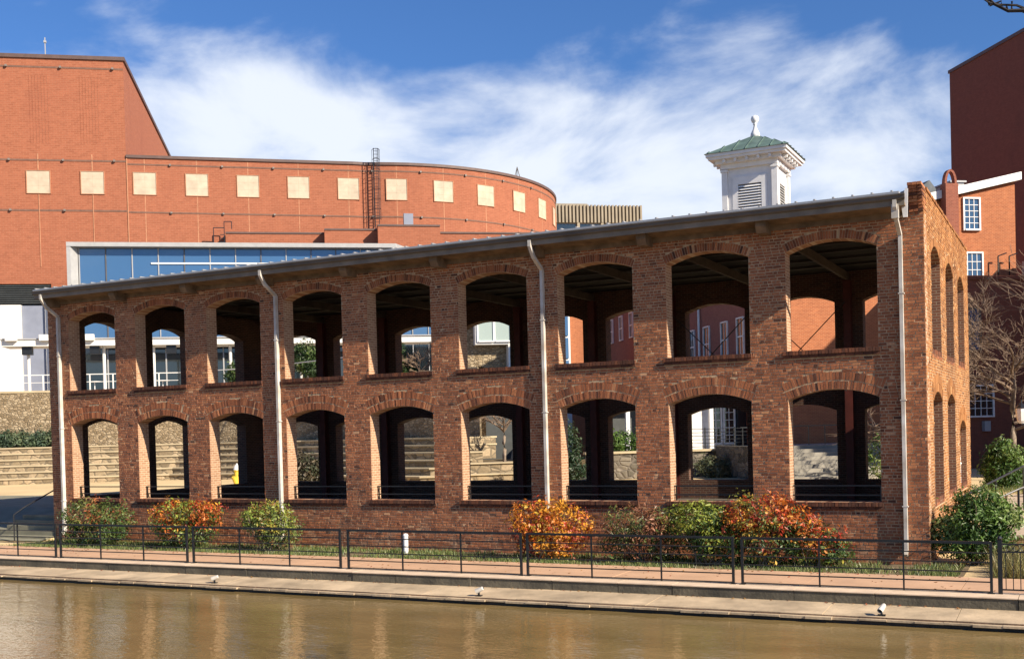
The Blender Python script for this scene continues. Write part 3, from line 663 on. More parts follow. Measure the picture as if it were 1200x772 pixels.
leaf_shrub('evergreen_shrub', 'large glossy evergreen shrub at the pavilion corner behind the railing', 'shrub', (.95, .5, -.12), [(0, 0, .95, .72, .65, .55), (.15, .1, 1.42, .5, .5, .38), (-.42, 0, .65, .45, .45, .45), (.1, 0, .5, .75, .6, .42), (.6, .15, 1.1, .36, .4, .38)], 5200, .06, DG, 'evergreen shrubs right of the pavilion', stems=12)
leaf_shrub('evergreen_shrub', 'rounded evergreen shrub behind the large one, near the shaded wall', 'shrub', (.95, 12.6, .6), [(0, 0, 1.0, .55, .6, .7), (.05, 0, 1.55, .42, .5, .42)], 3200, .065, DG, 'evergreen shrubs right of the pavilion')

# ------------------------------------------------------------------ steps and rails beside the pavilion
t = thing('entrance_steps', 'dark steps climbing from the paving at the left end of the pavilion', 'steps', (-31.6, -1, -.1))
for k in range(5): MB().box(-33.0, -30.1, -.35+.36*k, -.35+.36*(k+1)-.004, -.2, -.14+.165*(k+1)).build('step', M_asph_shade, t)
b = MB(); b.add([(-75, -.6, -.10), (-30.08, -.6, -.10), (-30.08, 3.3, .80), (-75, 3.3, .80)], [(0, 1, 2, 3)]); b.add([(-75, 3.3, .80), (-30.08, 3.3, .80), (-30.08, 12.2, .77), (-75, 9.2, .77)], [(0, 1, 2, 3)]); struct(b.build('shaded_asphalt', M_asph_shade))  # dark olive sheet painted in for the pavilion's shade on slope and plaza
t = thing('handrail', 'black handrail sloping up the steps at the left end of the pavilion', 'handrail', (-31, -2, -.1))
b = MB(); b.tube([(-31.3, -.7, -.1), (-31.3, -.7, .85), (-31.3, -.2, 1.1), (-31.3, 1.35, 1.72), (-31.3, 1.95, 1.72)], .025, 6); b.build('top_rail', M_black, t)
b = MB(); b.tube([(-31.3, 1.95, .6), (-31.3, 1.95, 1.72)], .025, 6); b.build('post', M_black, t)
# right of the pavilion: retaining wall, walk, sloping rails
t = thing('planter_wall', 'low tan brick retaining wall beside the walk at the right edge', 'wall', (4, 2.2, -.1))
MB().box(1.42, 7, 2.05, 2.35, -.2, .40).build('wall', M_gable, t); MB().box(1.38, 7.05, 2.02, 2.40, .403, .46).build('coping', M_conc, t)
b = MB(); b.add([(1.45, 2.4, .42), (9, 2.4, .42), (9, 9, 1.06), (1.3, 9, 1.06)], [(0, 1, 2, 3)]); struct(b.build('walk', M_conc))
b = MB(); b.add([(.2, 6.2, .66), (1.6, 8.8, 1.07), (3.2, 16.5, 1.25), (.3, 16.5, 1.2)], [(0, 1, 2, 3)]); struct(b.build('grass_bank', M_soil))
def gslope():
    y = random.uniform(6.5, 16); x = random.uniform(.25, 1.2+(y-6.2)*.17); return x, y, .66+(y-6.2)*.055
stuff(tag(grass_blades(6000, gslope, .08, .25, GR+[(.22, .26, .08)]).build('grass', M_leaf, attr='col'), 'sunlit grass bank below the shaded wall right of the pavilion', 'grass'))
def gpl():
    return random.uniform(1.5, 4), random.uniform(-2.6, 1.6), -.12
stuff(tag(grass_blades(3500, gpl, .2, .7, [(.28, .22, .08), (.16, .17, .05), (.22, .2, .09)]).build('grass', M_leaf, attr='col'), 'tall straw coloured grass behind the ornate fence', 'grass'))
t = thing('stair_rail', 'long black stair rail rising right of the pavilion gable', 'handrail', (1.2, 5, .6))
b = MB(); b.tube([(.35, 3.2, 1.28), (1.95, 6.4, 2.08), (2.7, 7.9, 2.45)], .028, 6); b.build('top_rail', M_black, t)
for y in (3.6, 4.9, 6.2, 7.5):
    x = .35+(y-3.2)*.5; b = MB(); b.tube([(x, y, .35), (x, y, 1.28+(y-3.2)*.25)], .02, 6); b.build('baluster', M_black, t)
t = thing('stair_rail', 'short black rail post pair on the concrete walk at the right edge', 'handrail', (1.9, 3.2, .5))
b = MB(); b.tube([(1.85, 3.1, .5), (1.85, 3.1, 1.55)], .03, 6); b.tube([(2.25, 3.6, .5), (2.25, 3.6, 1.7)], .03, 6); b.build('posts', M_black, t)
b = MB(); b.tube([(1.4, 2.6, 1.35), (1.85, 3.1, 1.55), (2.9, 4.3, 1.95)], .028, 6); b.build('top_rail', M_black, t)

# ------------------------------------------------------------------ trees
def branch_tree(t, start, r, h, n_lv, spread, b, rnd, twig=.004, dirn=Vector((0, 0, 1)), droop=0., kids=(3, 5), shrink=.68, sides=7):
    def grow(p, d, L_, r, lv):
        pts = [p]; rs = [r]; q = p; dd = d.copy(); k = 4 if lv > 1 else 3
        for i in range(k):
            dd = (dd+Vector((rnd.gauss(0, .13), rnd.gauss(0, .13), rnd.gauss(0, .10)-droop*(n_lv-lv)*.02))).normalized()
            q = q+dd*(L_/k); pts.append(q); rs.append(max(twig, r*(1-(.5*(i+1)/k))))
        b.tube(pts, rs, sides if lv >= n_lv-1 else (5 if lv > 1 else 3), False)
        if lv == 0: return
        m = rnd.randint(*kids)
        for j in range(m):
            f = 1.0 if j == 0 else rnd.uniform(.35, 1.0); i = min(k, max(1, round(f*k))); s = pts[i]
            a = Vector((rnd.gauss(0, 1), rnd.gauss(0, 1), rnd.gauss(0, .6))).normalized()
            nd = (dd+a*spread).normalized()
            grow(s, nd, L_*rnd.uniform(shrink-.1, shrink+.1), max(twig, rs[i]*.66), lv-1)
    grow(Vector(start), dirn.normalized(), h, r, n_lv)
def bare_tree(label, loc, trunk_h, r, limb, lv, spread, seed, mat, name='bare_tree', droop=0., nl=6, group=None, kids=(3, 5), twig=.006, low=None):
    rnd = random.Random(seed); t = thing(name, label, 'tree', loc, group); p = Vector(loc); b = MB(); pts = [p+Vector((0, 0, -.1))]; rs = [r*1.25]
    for i in range(5): pts.append(p+Vector((rnd.gauss(0, r*.3), rnd.gauss(0, r*.3), trunk_h*(i+1)/5))); rs.append(r*(1-.09*i))
    b.tube(pts, rs, 9); b.build('trunk', mat, t, smooth=True)
    b = MB()
    for k in range(nl):
        a = 6.283*k/nl+rnd.uniform(-.3, .3); s = pts[-1] if k % 2 == 0 else pts[-1]*.85+pts[-2]*.15
        if low: f = low+(1-low)*k/(nl-1); s = p+Vector((0, 0, trunk_h*f))
        branch_tree(t, s, r*.5, limb*rnd.uniform(.75, 1.25), lv, spread, b, rnd, twig, Vector((math.cos(a), math.sin(a), rnd.uniform(.25, 1.3) if not low else rnd.uniform(-.1, .9))), droop, kids)
    b.build('crown', M_twig if mat != M_dbark else M_dbark, t); return t
bare_tree('bare twiggy tree with a pale trunk right of the pavilion gable', (1.12, 17.1, 1.2), 4.2, .11, 2.1, 4, .75, 7, M_bark, kids=(4, 5), nl=11, twig=.0065, low=.42)
bare_tree('taller bare tree with thin pale branches against the orange house', (3.2, 23.5, 1.0), 6.2, .09, 2.2, 3, .55, 9, M_bark, nl=5, kids=(3, 4))
t = thing('lamp_post', 'lantern on a black lamp post at the right edge in front of the shaded wall', 'lamp post', (1.98, 8.5, .9))
b = MB(); b.tube([(1.98, 8.5, .8), (1.98, 8.5, 3.2)], .045, 8); b.lathe(1.98, 8.5, [(.09, .9), (.09, 1.2), (.05, 1.3)], 10); b.bar((1.74, 8.42, 3.22), (1.98, 8.5, 3.22), .05); b.build('pole', M_black, t)
b = MB(); b.lathe(1.74, 8.42, [(.06, 3.24), (.12, 3.32), (.17, 3.62), (.15, 3.70)], 8); b.build('lantern_glass', M_whitew, t)
b = MB(); b.lathe(1.74, 8.42, [(.19, 3.705), (.10, 3.80), (.03, 3.86), (.02, 3.95)], 8); b.build('lantern_cap', M_black, t)
# the limb that hangs into the top right corner belongs to a tree standing outside the frame
def corner_tree():
    t = thing('bare_tree', 'dark bare limb reaching in at the top right corner', 'tree', (8.4, -17.5, -.1)); b = MB()
    b.tube([(8.4, -17.5, -.5), (8.3, -17.4, 3), (8.0, -17.5, 6.0), (7.7, -17.6, 8.6)], [.22, .19, .15, .09], 9); b.build('trunk', M_dbark, t)
    b = MB(); rnd = random.Random(5)
    b.tube([(8.0, -17.5, 6.0), (6.4, -18.0, 6.55), (4.6, -18.5, 6.75), (3.4, -18.8, 6.63), (3.0, -18.93, 6.645), (2.80, -18.98, 6.66), (2.70, -19.02, 6.72), (2.64, -19.05, 6.79), (2.60, -19.06, 6.83)], [.09, .06, .04, .022, .017, .014, .011, .009, .006], 6)
    b.tube([(2.95, -18.94, 6.65), (2.86, -18.96, 6.70), (2.74, -19.0, 6.715), (2.66, -19.04, 6.735), (2.58, -19.08, 6.80)], [.012, .010, .009, .008, .005], 5)
    for s in ((2.83, -18.97, 6.66), (2.75, -19.0, 6.70), (2.9, -18.95, 6.65), (2.68, -19.03, 6.74), (3.1, -18.9, 6.64), (2.79, -18.99, 6.71)):
        p = Vector(s); b.tube([p, p+Vector((rnd.uniform(-.05, .02), 0, rnd.uniform(-.05, .05))), p+Vector((rnd.uniform(-.09, .02), 0, rnd.uniform(-.03, .08)))], [.008, .007, .009], 5)
    for k in range(12):
        q = Vector((8.0, -17.5, 6.0)).lerp(Vector((3.6, -18.75, 6.65)), k/12); branch_tree(t, q, .02, .9, 2, .6, b, rnd, .004, Vector((-.6, random.uniform(-.5, .5), .9 if k % 2 else .5)))
    for k in range(10):
        branch_tree(t, Vector((8.0, -17.5, 5.2+.33*k)), .05, 1.5, 3, .6, b, rnd, .004, Vector((math.cos(k*2.4)*.8+.5, math.sin(k*2.4), .7)))
    b.build('crown', M_dbark, t)
corner_tree()

# ------------------------------------------------------------------ concert hall
def gbox(*a): return MB(G).box(*a)
hall = thing('concert_hall', 'huge red brick concert hall with a curved drum and beige square panels', 'building', G(0, 115, .73))
gbox(-60, -15.95, 112, 150, 18.4, 39.5).build('stage_tower', M_hall, hall)
gbox(-60.2, -15.8, 111.85, 150.2, 39.503, 39.85).build('tower_coping', M_cope, hall)
path = [(-15.94, 112.0), (-8, 112.42), (0, 112.82), (5.5, 113.1)]
cx, cy, R = 9.6, 133.8, 20.7
path += [(cx+R*math.sin(a), cy-R*math.cos(a)) for a in (math.radians(-8+4*k) for k in range(38))]
def curve_wall(b, path, d, z0, z1):
    n = len(path); nr = []
    for i in range(n):
        p = Vector(path[max(0, i-1)]); q = Vector(path[min(n-1, i+1)]); e = (q-p).normalized(); nr.append(Vector((e.y, -e.x)))
    for i in range(n-1):
        a = Vector(path[i]); c = Vector(path[i+1]); a2 = a+nr[i]*d; c2 = c+nr[i+1]*d
        b.add([(a.x, a.y, z0), (c.x, c.y, z0), (c.x, c.y, z1), (a.x, a.y, z1), (a2.x, a2.y, z0), (c2.x, c2.y, z0), (c2.x, c2.y, z1), (a2.x, a2.y, z1)], [(4, 5, 6, 7), (3, 2, 1, 0), (7, 6, 2, 3), (0, 1, 5, 4)]+([(0, 4, 7, 3)] if i == 0 else [])+([(1, 2, 6, 5)] if i == n-2 else []))
    return b
def along(path):
    s = [0]
    for p, q in zip(path, path[1:]): s.append(s[-1]+math.dist(p, q))
    def at(t):
        for i in range(len(s)-1):
            if t <= s[i+1] or i == len(s)-2:
                f = (t-s[i])/(s[i+1]-s[i]); p = Vector(path[i]).lerp(Vector(path[i+1]), f); e = (Vector(path[i+1])-Vector(path[i])).normalized(); return p, e
    return at, s[-1]
at, total = along(path)
b = curve_wall(MB(G), path, .02, 12, 30.4)
top = [(p[0], p[1], 30.0) for p in path]+[(path[0][0], 150, 30.0)]; b.add(top, [tuple(range(len(top)))])
b.build('drum_wall', M_hall, hall); curve_wall(MB(G), path, .16, 30.35, 30.62).build('drum_coping', M_cope, hall)
def panel(p, e, w, z0, z1, name, mat, d=.06, par=hall):
    n = Vector((e.y, -e.x)); a = p-e*w/2; c = p+e*w/2; b = MB(G)
    q = [(a.x, a.y), (c.x, c.y), (c.x+n.x*d, c.y+n.y*d), (a.x+n.x*d, a.y+n.y*d)]
    b.prism(q, lambda x, y: (x, y, z0), lambda x, y: (x, y, z1)); return b.build(name, mat, par)
def beige(p, e):
    panel(p, e, 2.04, 26.9, 28.98, 'beige_panel', M_beige, .05)
    n = Vector((e.y, -e.x))
    for o_ in (-1.055, 1.055): panel(p+e*o_, e, .06, 26.85, 29.03, 'panel_frame', M_joint, .10)
    for z in (26.85, 28.985): panel(p, e, 2.03, z, z+.045, 'panel_frame', M_joint, .095)
    for z in (27.58, 28.28): panel(p, e, 2.02, z, z+.02, 'panel_joint', M_conc, .056)
    panel(p, e, .02, 26.9, 28.98, 'panel_joint', M_conc, .055)
def solve_t(u):                       # arc length at which the front of the drum passes grid abscissa u
    lo, hi = 0, total*.62
    for _ in range(50):
        mid = (lo+hi)/2
        if at(mid)[0].x < u: lo = mid
        else: hi = mid
    return lo
for u, w in ((-14.3, 2.06), (-9.5, 2.05), (-4.7, 2.06), (.13, 2.08), (5.02, 2.06), (9.8, 2.02), (14.6, 2.05)):
    p, e = at(solve_t(u)); beige(p, e); panel(p, e, .07, 28.99, 30.3, 'control_joint', M_joint, .03); panel(p, e, .07, 20.5, 26.88, 'control_joint', M_joint, .03)
t0_ = solve_t(14.6)
for k in range(1, 6):
    p, e = at(t0_+4.95*k); beige(p, e); panel(p, e, .07, 28.99, 30.3, 'control_joint', M_joint, .03); panel(p, e, .07, 20.5, 26.88, 'control_joint', M_joint, .03)
for u in (-23.87, -19.03, -28.7):
    beige(Vector((u, 112)), Vector((1, 0))); panel(Vector((u, 112)), Vector((1, 0)), .10, 28.99, 30.6, 'control_joint', M_joint, .03)
# recessed-looking grooved strips of the stage tower, soldier bands and small floodlights
for uc in (-23.6, -19.1):
    for k in range(7): gbox(uc-.85+.27*k, uc-.85+.27*k+.05, 111.982, 112.01, 31.6, 37.9).build('brick_rib', M_hall, hall)
for z in (38.7, 30.0, 25.3): gbox(-60, -15.97, 111.97, 112.01, z-.08, z+.08).build('soldier_band', M_band, hall)
for z in (29.75, 25.2):
    b = MB(G); curve_wall(b, path[:30], .05, z-.07, z+.07); b.build('soldier_band', M_band, hall)
for u, z in ((-26.4, 38.7), (-21.6, 38.7), (-16.9, 38.7), (-26.4, 30.0), (-21.6, 30.0), (-17, 30.0), (-21.6, 25.3), (-26.4, 25.3)):
    gbox(u-.09, u+.09, 111.75, 111.97, z-.09, z+.09).build('floodlight', M_fix, hall)
for k in range(9):
    p, e = at(4.0+4.85*k)
    for z in (29.75, 25.2): panel(p, e, .18, z-.09, z+.09, 'floodlight', M_fix, .22)
gbox(-60, -23.05, 112.4, 116, 13.5, 18.38).build('louvre_back', M_louvre, hall)
for k in range(9): gbox(-60, -23.1, 112.1, 112.38, 16.6+.2*k, 16.6+.2*k+.09).build('louvre_slat', M_louvre, hall)
gbox(-23.04, -15.96, 112.0, 114, 12, 18.39).build('lower_wall', M_hall, hall)
# stepped lower blocks in front of the drum
for u0_, u1_, v0, z1 in ((-6.9, 2.45, 111.2, 23.25), (2.455, 7.48, 110.0, 23.42), (7.485, 13.5, 108.5, 23.58), (13.505, 25.5, 108.9, 22.98)):
    gbox(u0_, u1_, v0, 118, 12, z1-.16).build('lower_block', M_hall, hall); gbox(u0_, u1_, v0-.08, 118, z1-.157, z1).build('block_coping', M_cope, hall)
b = MB(G); p, e = at(solve_t(10.9)); panel(p, e, .95, 23.6, 25.55, 'door', M_wall_s, .08)
gbox(-15.93, -15.84, 111.93, 111.99, 19.0, 30.3).build('control_joint', M_joint, hall)
for u in (-23.87, -19.03, -28.7): gbox(u-.035, u+.035, 111.95, 112.01, 20.0, 26.8).build('control_joint', M_joint, hall)
# caged ladder up the drum
lad = MB(G)
for u in (7.55, 7.95): lad.bar((u, 112.55, 23.5), (u, 112.55, 31.9), .06)
for k in range(26): lad.bar((7.55, 112.55, 23.6+.32*k), (7.95, 112.55, 23.6+.32*k), .04)
for k in range(8):
    z = 24.8+.98*k; lad.tube([(7.35+.4-.38*math.cos(a), 112.5-.75*math.sin(a), z) for a in (math.pi*j/6 for j in range(7))], .03, 4)
for a in (0, .8, 1.57, 2.3, 3.14): lad.bar((7.75-.38*math.cos(a), 112.5-.75*math.sin(a), 24.8), (7.75-.38*math.cos(a), 112.5-.75*math.sin(a), 31.7), .035)
lad.build('caged_ladder', M_black, hall)
b = MB(G)
for u in (-8.0, -7.0): b.bar((u, 111.0, 21.8), (u, 111.0, 23.6+.6*(u > -7.5)), .07)
b.bar((-7.0, 111.0, 24.2), (-6.3, 111.0, 24.2), .07); b.bar((-6.3, 111.0, 24.2), (-6.3, 111.0, 23.5), .07); b.bar((-8.0, 111.0, 23.6), (-7.0, 111.0, 23.6), .07)
for k in range(4): b.bar((-7.4, 111.0, 21.9+.35*k), (-7.0, 111.0, 21.9+.35*k), .06)
b.build('hatch_ladder', M_black, hall)
b = MB(G); b.bar((-23.1, 113, 39.8), (-23.1, 113, 41.8), .08); b.bar((-23.1, 113, 41.3), (-23.1, 113, 41.5), .22); b.build('antenna', M_slab, hall)
b = MB(G)
for du, dv in ((-.7, 0), (.7, 0), (0, .7)): b.bar((24.3+du, 124+dv, 30.2), (24.3, 124, 33.0), .07)
b.build('tripod_mast', M_gutter, hall)
# ------------------------------------------------------------------ glass lounge on the upper terrace
lounge = thing('glass_lounge', 'long blue glazed lounge with a pale roof slab in front of the brick hall', 'building', G(-3, 100, 7.2))
b = MB(G); b.prism([(-18.75, 97.2), (8.2, 97.2), (11.4, 103), (11.4, 107.9), (-18.75, 107.9)], lambda u, v: (u, v, 19.5), lambda u, v: (u, v, 19.85)); b.build('roof_slab', M_slab, lounge)
b = MB(G); b.prism([(-18.75, 97.25), (-18.45, 97.25), (-18.0, 97.9), (-18.0, 98.9), (-18.75, 98.9)], lambda u, v: (u, v, 7.3), lambda u, v: (u, v, 19.49)); b.build('end_fin', M_slab, lounge)
u = -17.9
while u < 8:
    gbox(u+.04, u+2.06, 98.0, 98.08, 11.6, 19.48).build('pane', M_glass, lounge); gbox(u-.04, u+.04, 97.92, 98.1, 11.6, 19.48).build('mullion', M_slab if int(u) % 3 else M_gutter, lounge); u += 2.1
gbox(-12.2, 8, 97.9, 97.99, 18.15, 18.28).build('transom', M_wall_l, lounge)
for u in (-15.2, -12.4, -7.0, -1.0): gbox(u-.12, u+.12, 99.2, 99.5, 7.3, 19.4).build('column', M_wall_l, lounge)
gbox(-18.3, 11, 103, 107.8, 7.2, 19.3).build('inner_wall', M_wall_s, lounge)
gbox(-16.4, 8.2, 97.8, 98.2, 11.2, 11.6).build('lower_fascia', M_slab, lounge)
u = -18.4
while u < 8:
    gbox(u+.05, u+2.3, 99.0, 99.08, 7.25, 11.19).build('lower_pane', M_gdark, lounge); gbox(u-.06, u+.05, 98.9, 99.1, 7.25, 11.19).build('lower_mullion', M_slab, lounge); u += 2.36
u = 8.3
while u < 14:
    gbox(u, u+1.3, 99.0, 99.08, 11.4, 15.2).build('pane', M_glass, lounge); gbox(u, u+1.3, 99.0, 99.08, 7.2, 11.3).build('lower_pane', M_gdark, lounge); gbox(u+1.305, u+1.375, 98.9, 99.1, 7.2, 15.2).build('mullion', M_slab, lounge); u += 1.4
gbox(8.25, 14.2, 99.2, 103, 7.2, 15.4).build('wing_wall', M_wall_s, lounge)
# white end pavilion seen left of the brick ruin
t = thing('white_hall_wing', 'white rendered wing with a blue-grey panel under the dark louvres', 'building', G(-28, 101, 7.2))
gbox(-40, -23.05, 100.0, 108, 7.2, 15.05).build('white_wall', M_wall_l, t); gbox(-23.04, -21.15, 100.3, 108, 7.2, 15.0).build('grey_panel', M_wall_s, t); gbox(-21.14, -20.8, 100.0, 108, 7.2, 15.05).build('corner_column', M_wall_l, t)
gbox(-18.3, -16.2, 100.5, 103, 7.2, 14.2).build('bay_wall', M_wall_l, t); gbox(-16.19, -15.2, 100.6, 103, 7.2, 14.2).build('bay_glass', M_ggreen, t)
for u in (-39, -35, -31, -27): gbox(u, u+.08, 99.9, 99.99, 7.2, 15.0).build('joint', M_slab, t)
# ------------------------------------------------------------------ upper terrace: stone wall, canopy, furniture
RT = [(-48, 80.4), (-9, 78.6), (-4, 75), (2.6, 63.5), (6, 59.6), (8, 59.0)]
def offset(path, d):
    n = len(path); o = []
    for i in range(n):
        p = Vector(path[max(0, i-1)]); q = Vector(path[min(n-1, i+1)]); e = (q-p).normalized(); o.append((path[i][0]-e.y*d, path[i][1]+e.x*d))
    return o
t = thing('amphitheatre', 'sunlit amphitheatre of long stone seating tiers beyond the sandy plaza', 'steps', G(-10, 80, .73))
for k in range(6):
    pth = offset(RT, .95*k); z = .73+.405*(k+1)
    curve_wall(MB(G), offset(RT, .95*k+1.4), 1.38, .3+.4*k, z-.09).build('tier', M_tier, t)
    curve_wall(MB(G), offset(RT, .95*k+1.4), 1.46, z-.088, z).build('tier_cap', M_cap, t)
t = thing('stone_wall', 'tall tan fieldstone wall above the seating tiers', 'wall', G(-10, 86, 3.1))
wp = offset(RT, 6.4); curve_wall(MB(G), offset(RT, 7.0), .6, 2.5, 7.05).build('wall', M_tan, t); curve_wall(MB(G), offset(RT, 7.05), .7, 7.053, 7.2).build('coping', M_cap, t)
b = MB(G); q = offset(RT, 5.4)+offset(RT, 6.6)[::-1]; n = len(RT)
for i in range(n-1):
    a, c = offset(RT, 5.5), offset(RT, 6.5); b.add([(*a[i], 3.12), (*a[i+1], 3.12), (*c[i+1], 3.12), (*c[i], 3.12)], [(0, 1, 2, 3)])
struct(b.build('planting_ledge', M_soil))
b = MB(G)
a = offset(RT, 6.9); pts = [(*p, 7.18) for p in a]+[(12, 70, 7.18), (14, 112, 7.18), (-48, 112, 7.18)]; b.add(pts, [tuple(range(len(pts)))]); struct(b.build('terrace', M_conc))
def hedge(label, u0_, u1_, v, z, h, n, pal, name='low_shrub', size=.11, d=.5, group=None):
    bl = []; u = u0_
    for k in range(max(2, int((u1_-u0_)/.9))):
        p = G(u0_+(k+.5)*(u1_-u0_)/max(2, int((u1_-u0_)/.9)), v)-G((u0_+u1_)/2, v); bl.append((p.x, p.y, h*random.uniform(.4, .6), .7, d, h*.55))
    return leaf_shrub(name, label, 'shrub', tuple(G((u0_+u1_)/2, v, z)), bl, n, size, pal, group, stems=6)
BG = [(2, (.06, .10, .06)), (2, (.09, .13, .07)), (1, (.13, .16, .08))]
hedge('blue-green low shrubs on the ledge below the fieldstone wall at left', -24, -17.2, 85.2, 3.1, 1.1, 5200, BG)
can = thing('terrace_canopy', 'pale flat canopy on slim columns over the upper terrace', 'canopy', G(-10, 90, 7.2))
gbox(-22.1, 12.5, 89.4, 92.0, 10.72, 11.2).build('beam', M_wall_l, can); gbox(-22.15, 12.55, 89.3, 92.1, 11.203, 11.3).build('roof_edge', M_slab, can)
for u in (-20.35, -14.9, -11.25, -9.05, -5.5, -.1, 2.6): b = MB(G); b.lathe(u, 90.2, [(.12, 7.2), (.12, 10.71)], 8); b.build('column', M_wall_l, can)
for u in (-20.35, -15.5, -9.9): gbox(u-.35, u+.35, 89.7, 90.3, 10.1, 10.69).build('lantern', M_black, can)
for u in (-21.3, -18.9, -15.8, -13.0): gbox(u-.4, u+.4, 89.0, 89.35, 11.1, 11.55).build('spot_box', M_wall_l, can)
rail_path = [(-48, 87.0), (-9.6, 85.2)]
tr = thing('terrace_rail', 'thin white rail along the top of the fieldstone wall', 'railing', G(-20, 86.6, 7.2))
b = MB(G); b.bar((-48, 87.4, 8.35), (-9, 85.6, 8.35), .06); b.bar((-48, 87.4, 7.8), (-9, 85.6, 7.8), .035); b.bar((-9, 85.6, 8.35), (-3, 81, 8.35), .06); b.bar((-3, 81, 8.35), (3, 71, 8.35), .06); b.build('rail', M_wall_l, tr)
for k in range(24):
    u = -46+1.62*k; v = 87.4-(u+48)*1.8/39; gbox(u-.04, u+.04, v-.04, v+.04, 7.2, 8.32).build('post', M_wall_l, tr)
def patio_set(u, v, label):
    c = G(u, v, 7.2); t = thing('patio_table', label, 'table', c, 'white tables on the terrace'); b = MB(); b.lathe(c.x, c.y, [(.03, 7.2), (.03, 7.9)], 8); b.lathe(c.x, c.y, [(.3, 7.2), (.3, 7.23)], 10); b.build('pedestal', M_white, t)
    b = MB(); b.lathe(c.x, c.y, [(.5, 7.9), (.5, 7.94)], 14); b.build('tabletop', M_white, t)
patio_set(-10.4, 88.2, 'white round patio table on the terrace seen through the second upper opening'); patio_set(-15.3, 88.2, 'white round patio table on the terrace seen through the leftmost upper opening')
TG = [(2, (.03, .06, .015)), (2, (.05, .09, .02)), (1, (.09, .12, .03))]
leaf_shrub('terrace_tree', 'leafy green tree under the canopy seen through the fourth upper opening', 'tree', tuple(G(.2, 88, 7.2)), [(0, 0, 2.2, .9, .9, 1.1), (.6, 0, 1.4, .6, .6, .8)], 2200, .13, TG)
leaf_shrub('terrace_tree', 'leafy green tree on the terrace seen through the fifth upper opening', 'tree', tuple(G(6.6, 80, 6.2)), [(0, 0, 2.4, .8, .9, 1.0), (.5, 0, 1.4, .9, .6, .9), (1.2, 0, 1.0, .7, .6, .6)], 2600, .12, TG)
leaf_shrub('terrace_tree', 'small green tree behind a dark window wall seen through the third upper opening', 'tree', tuple(G(-5.0, 88.5, 7.2)), [(0, 0, 1.0, .6, .6, .9)], 1100, .12, TG)
bare_tree('tan bare tree on the terrace seen through the fifth upper opening', tuple(G(8.4, 79, 6.4)), 1.2, .1, 1.1, 3, .8, 41, M_bark, nl=9, kids=(4, 5), twig=.012)
def house_window(par, u0_, u1_, v, z0, z1, cols, rows, fr=M_white, gl=M_gdark, bar=.035, d=.1):
    f = MB(G); w = .09
    f.box(u0_-w, u0_, v-d, v, z0-w, z1+w); f.box(u1_, u1_+w, v-d, v, z0-w, z1+w); f.box(u0_, u1_, v-d, v, z1, z1+w); f.box(u0_, u1_, v-d-.05, v, z0-w, z0)
    o = f.build('window', fr, par)
    for i in range(cols):
        for j in range(rows):
            a0 = u0_+(u1_-u0_)*i/cols+(bar/2 if i else 0); a1 = u0_+(u1_-u0_)*(i+1)/cols-(bar/2 if i < cols-1 else 0); c0 = z0+(z1-z0)*j/rows+(bar/2 if j else 0); c1 = z0+(z1-z0)*(j+1)/rows-(bar/2 if j < rows-1 else 0)
            gbox(a0, a1, v-.03, v-.01, c0, c1).build('pane', gl, o)
    m = MB(G)
    for i in range(1, cols): x = u0_+(u1_-u0_)*i/cols; m.box(x-bar/2, x+bar/2, v-.055, v-.005, z0, z1)
    for j in range(1, rows): z = z0+(z1-z0)*j/rows; m.box(u0_, u1_, v-.05, v-.006, z-bar/2, z+bar/2)
    if cols > 1 or rows > 1: m.build('muntins', fr, o)
    return o
# bay-windowed block and glazed tower seen through the sixth and seventh upper openings
t = thing('bay_window_house', 'pale bay-windowed block seen through the sixth upper opening', 'building', G(12.5, 76, .73))
gbox(10.6, 13.6, 75.0, 80, .7, 12.5).build('wall', M_tan, t); gbox(11.4, 14.1, 74.2, 79, 9.25, 12.6).build('bay', M_wall_l, t)
for u in (11.6, 12.75): house_window(t, u, u+1.0, 74.2, 9.5, 11.6, 1, 1, gl=M_ggreen)
gbox(13.62, 14.1, 74.2, 79, .7, 9.24).build('corner_pier', M_wall_l, t)
t = thing('glazed_stair_tower', 'white framed glass stair tower with sunlit brick beside it, seen through the seventh upper opening', 'building', G(18, 76, .73))
gbox(16.0, 18.1, 75, 79, .7, 14).build('frame', M_wall_l, t)
for k in range(5):
    for u in (16.2, 17.15): gbox(u, u+.8, 74.9, 74.98, 5.2+1.55*k, 6.6+1.55*k).build('pane', M_glass, t)
gbox(18.11, 19.35, 75.6, 84, .7, 14.5).build('brick_wall', M_orange, t)
# ------------------------------------------------------------------ the brick house behind the right end
U0 = 24.9
house = thing('orange_brick_house', 'sunlit orange brick house with white windows behind the right end of the pavilion', 'building', G(32, 66, .73))
gbox(U0, 40.3, 58, 60, .5, 13.0).build('front_wall', M_orange, house)
b = MB(G); b.prism([(34.0, 13.003), (40.3, 13.003), (40.3, 16.9), (34.0, 15.4)], lambda u, z: (u, 58, z), lambda u, z: (u, 60, z)); b.build('gable_wall', M_orange, house)
b = MB(G); b.prism([(33.6, 15.42), (40.55, 16.98), (40.55, 17.42), (33.6, 15.86)], lambda u, z: (u, 57.7, z), lambda u, z: (u, 60.4, z)); b.build('white_fascia', M_white, house)
gbox(U0-.004, U0+2, 60.004, 91, .5, 13.4).build('side_wall', M_orange_shade, house)
gbox(U0+2.01, 40.25, 60.41, 91, .5, 13.2).build('rear_block', M_orange, house)
b = MB(G); b.prism([(35.6, 15.6), (36.9, 16.0), (36.9, 17.0), (36.5, 17.5), (36.1, 17.2)], lambda u, z: (u, 60.5, z), lambda u, z: (u, 66, z)); b.build('roof', M_slate, house)
gbox(38.2, 39.05, 61, 64, 15.5, 17.5).build('dormer', M_slab, house); gbox(38.1, 39.15, 60.9, 64.2, 17.503, 17.6).build('dormer_roof', M_slab, house)
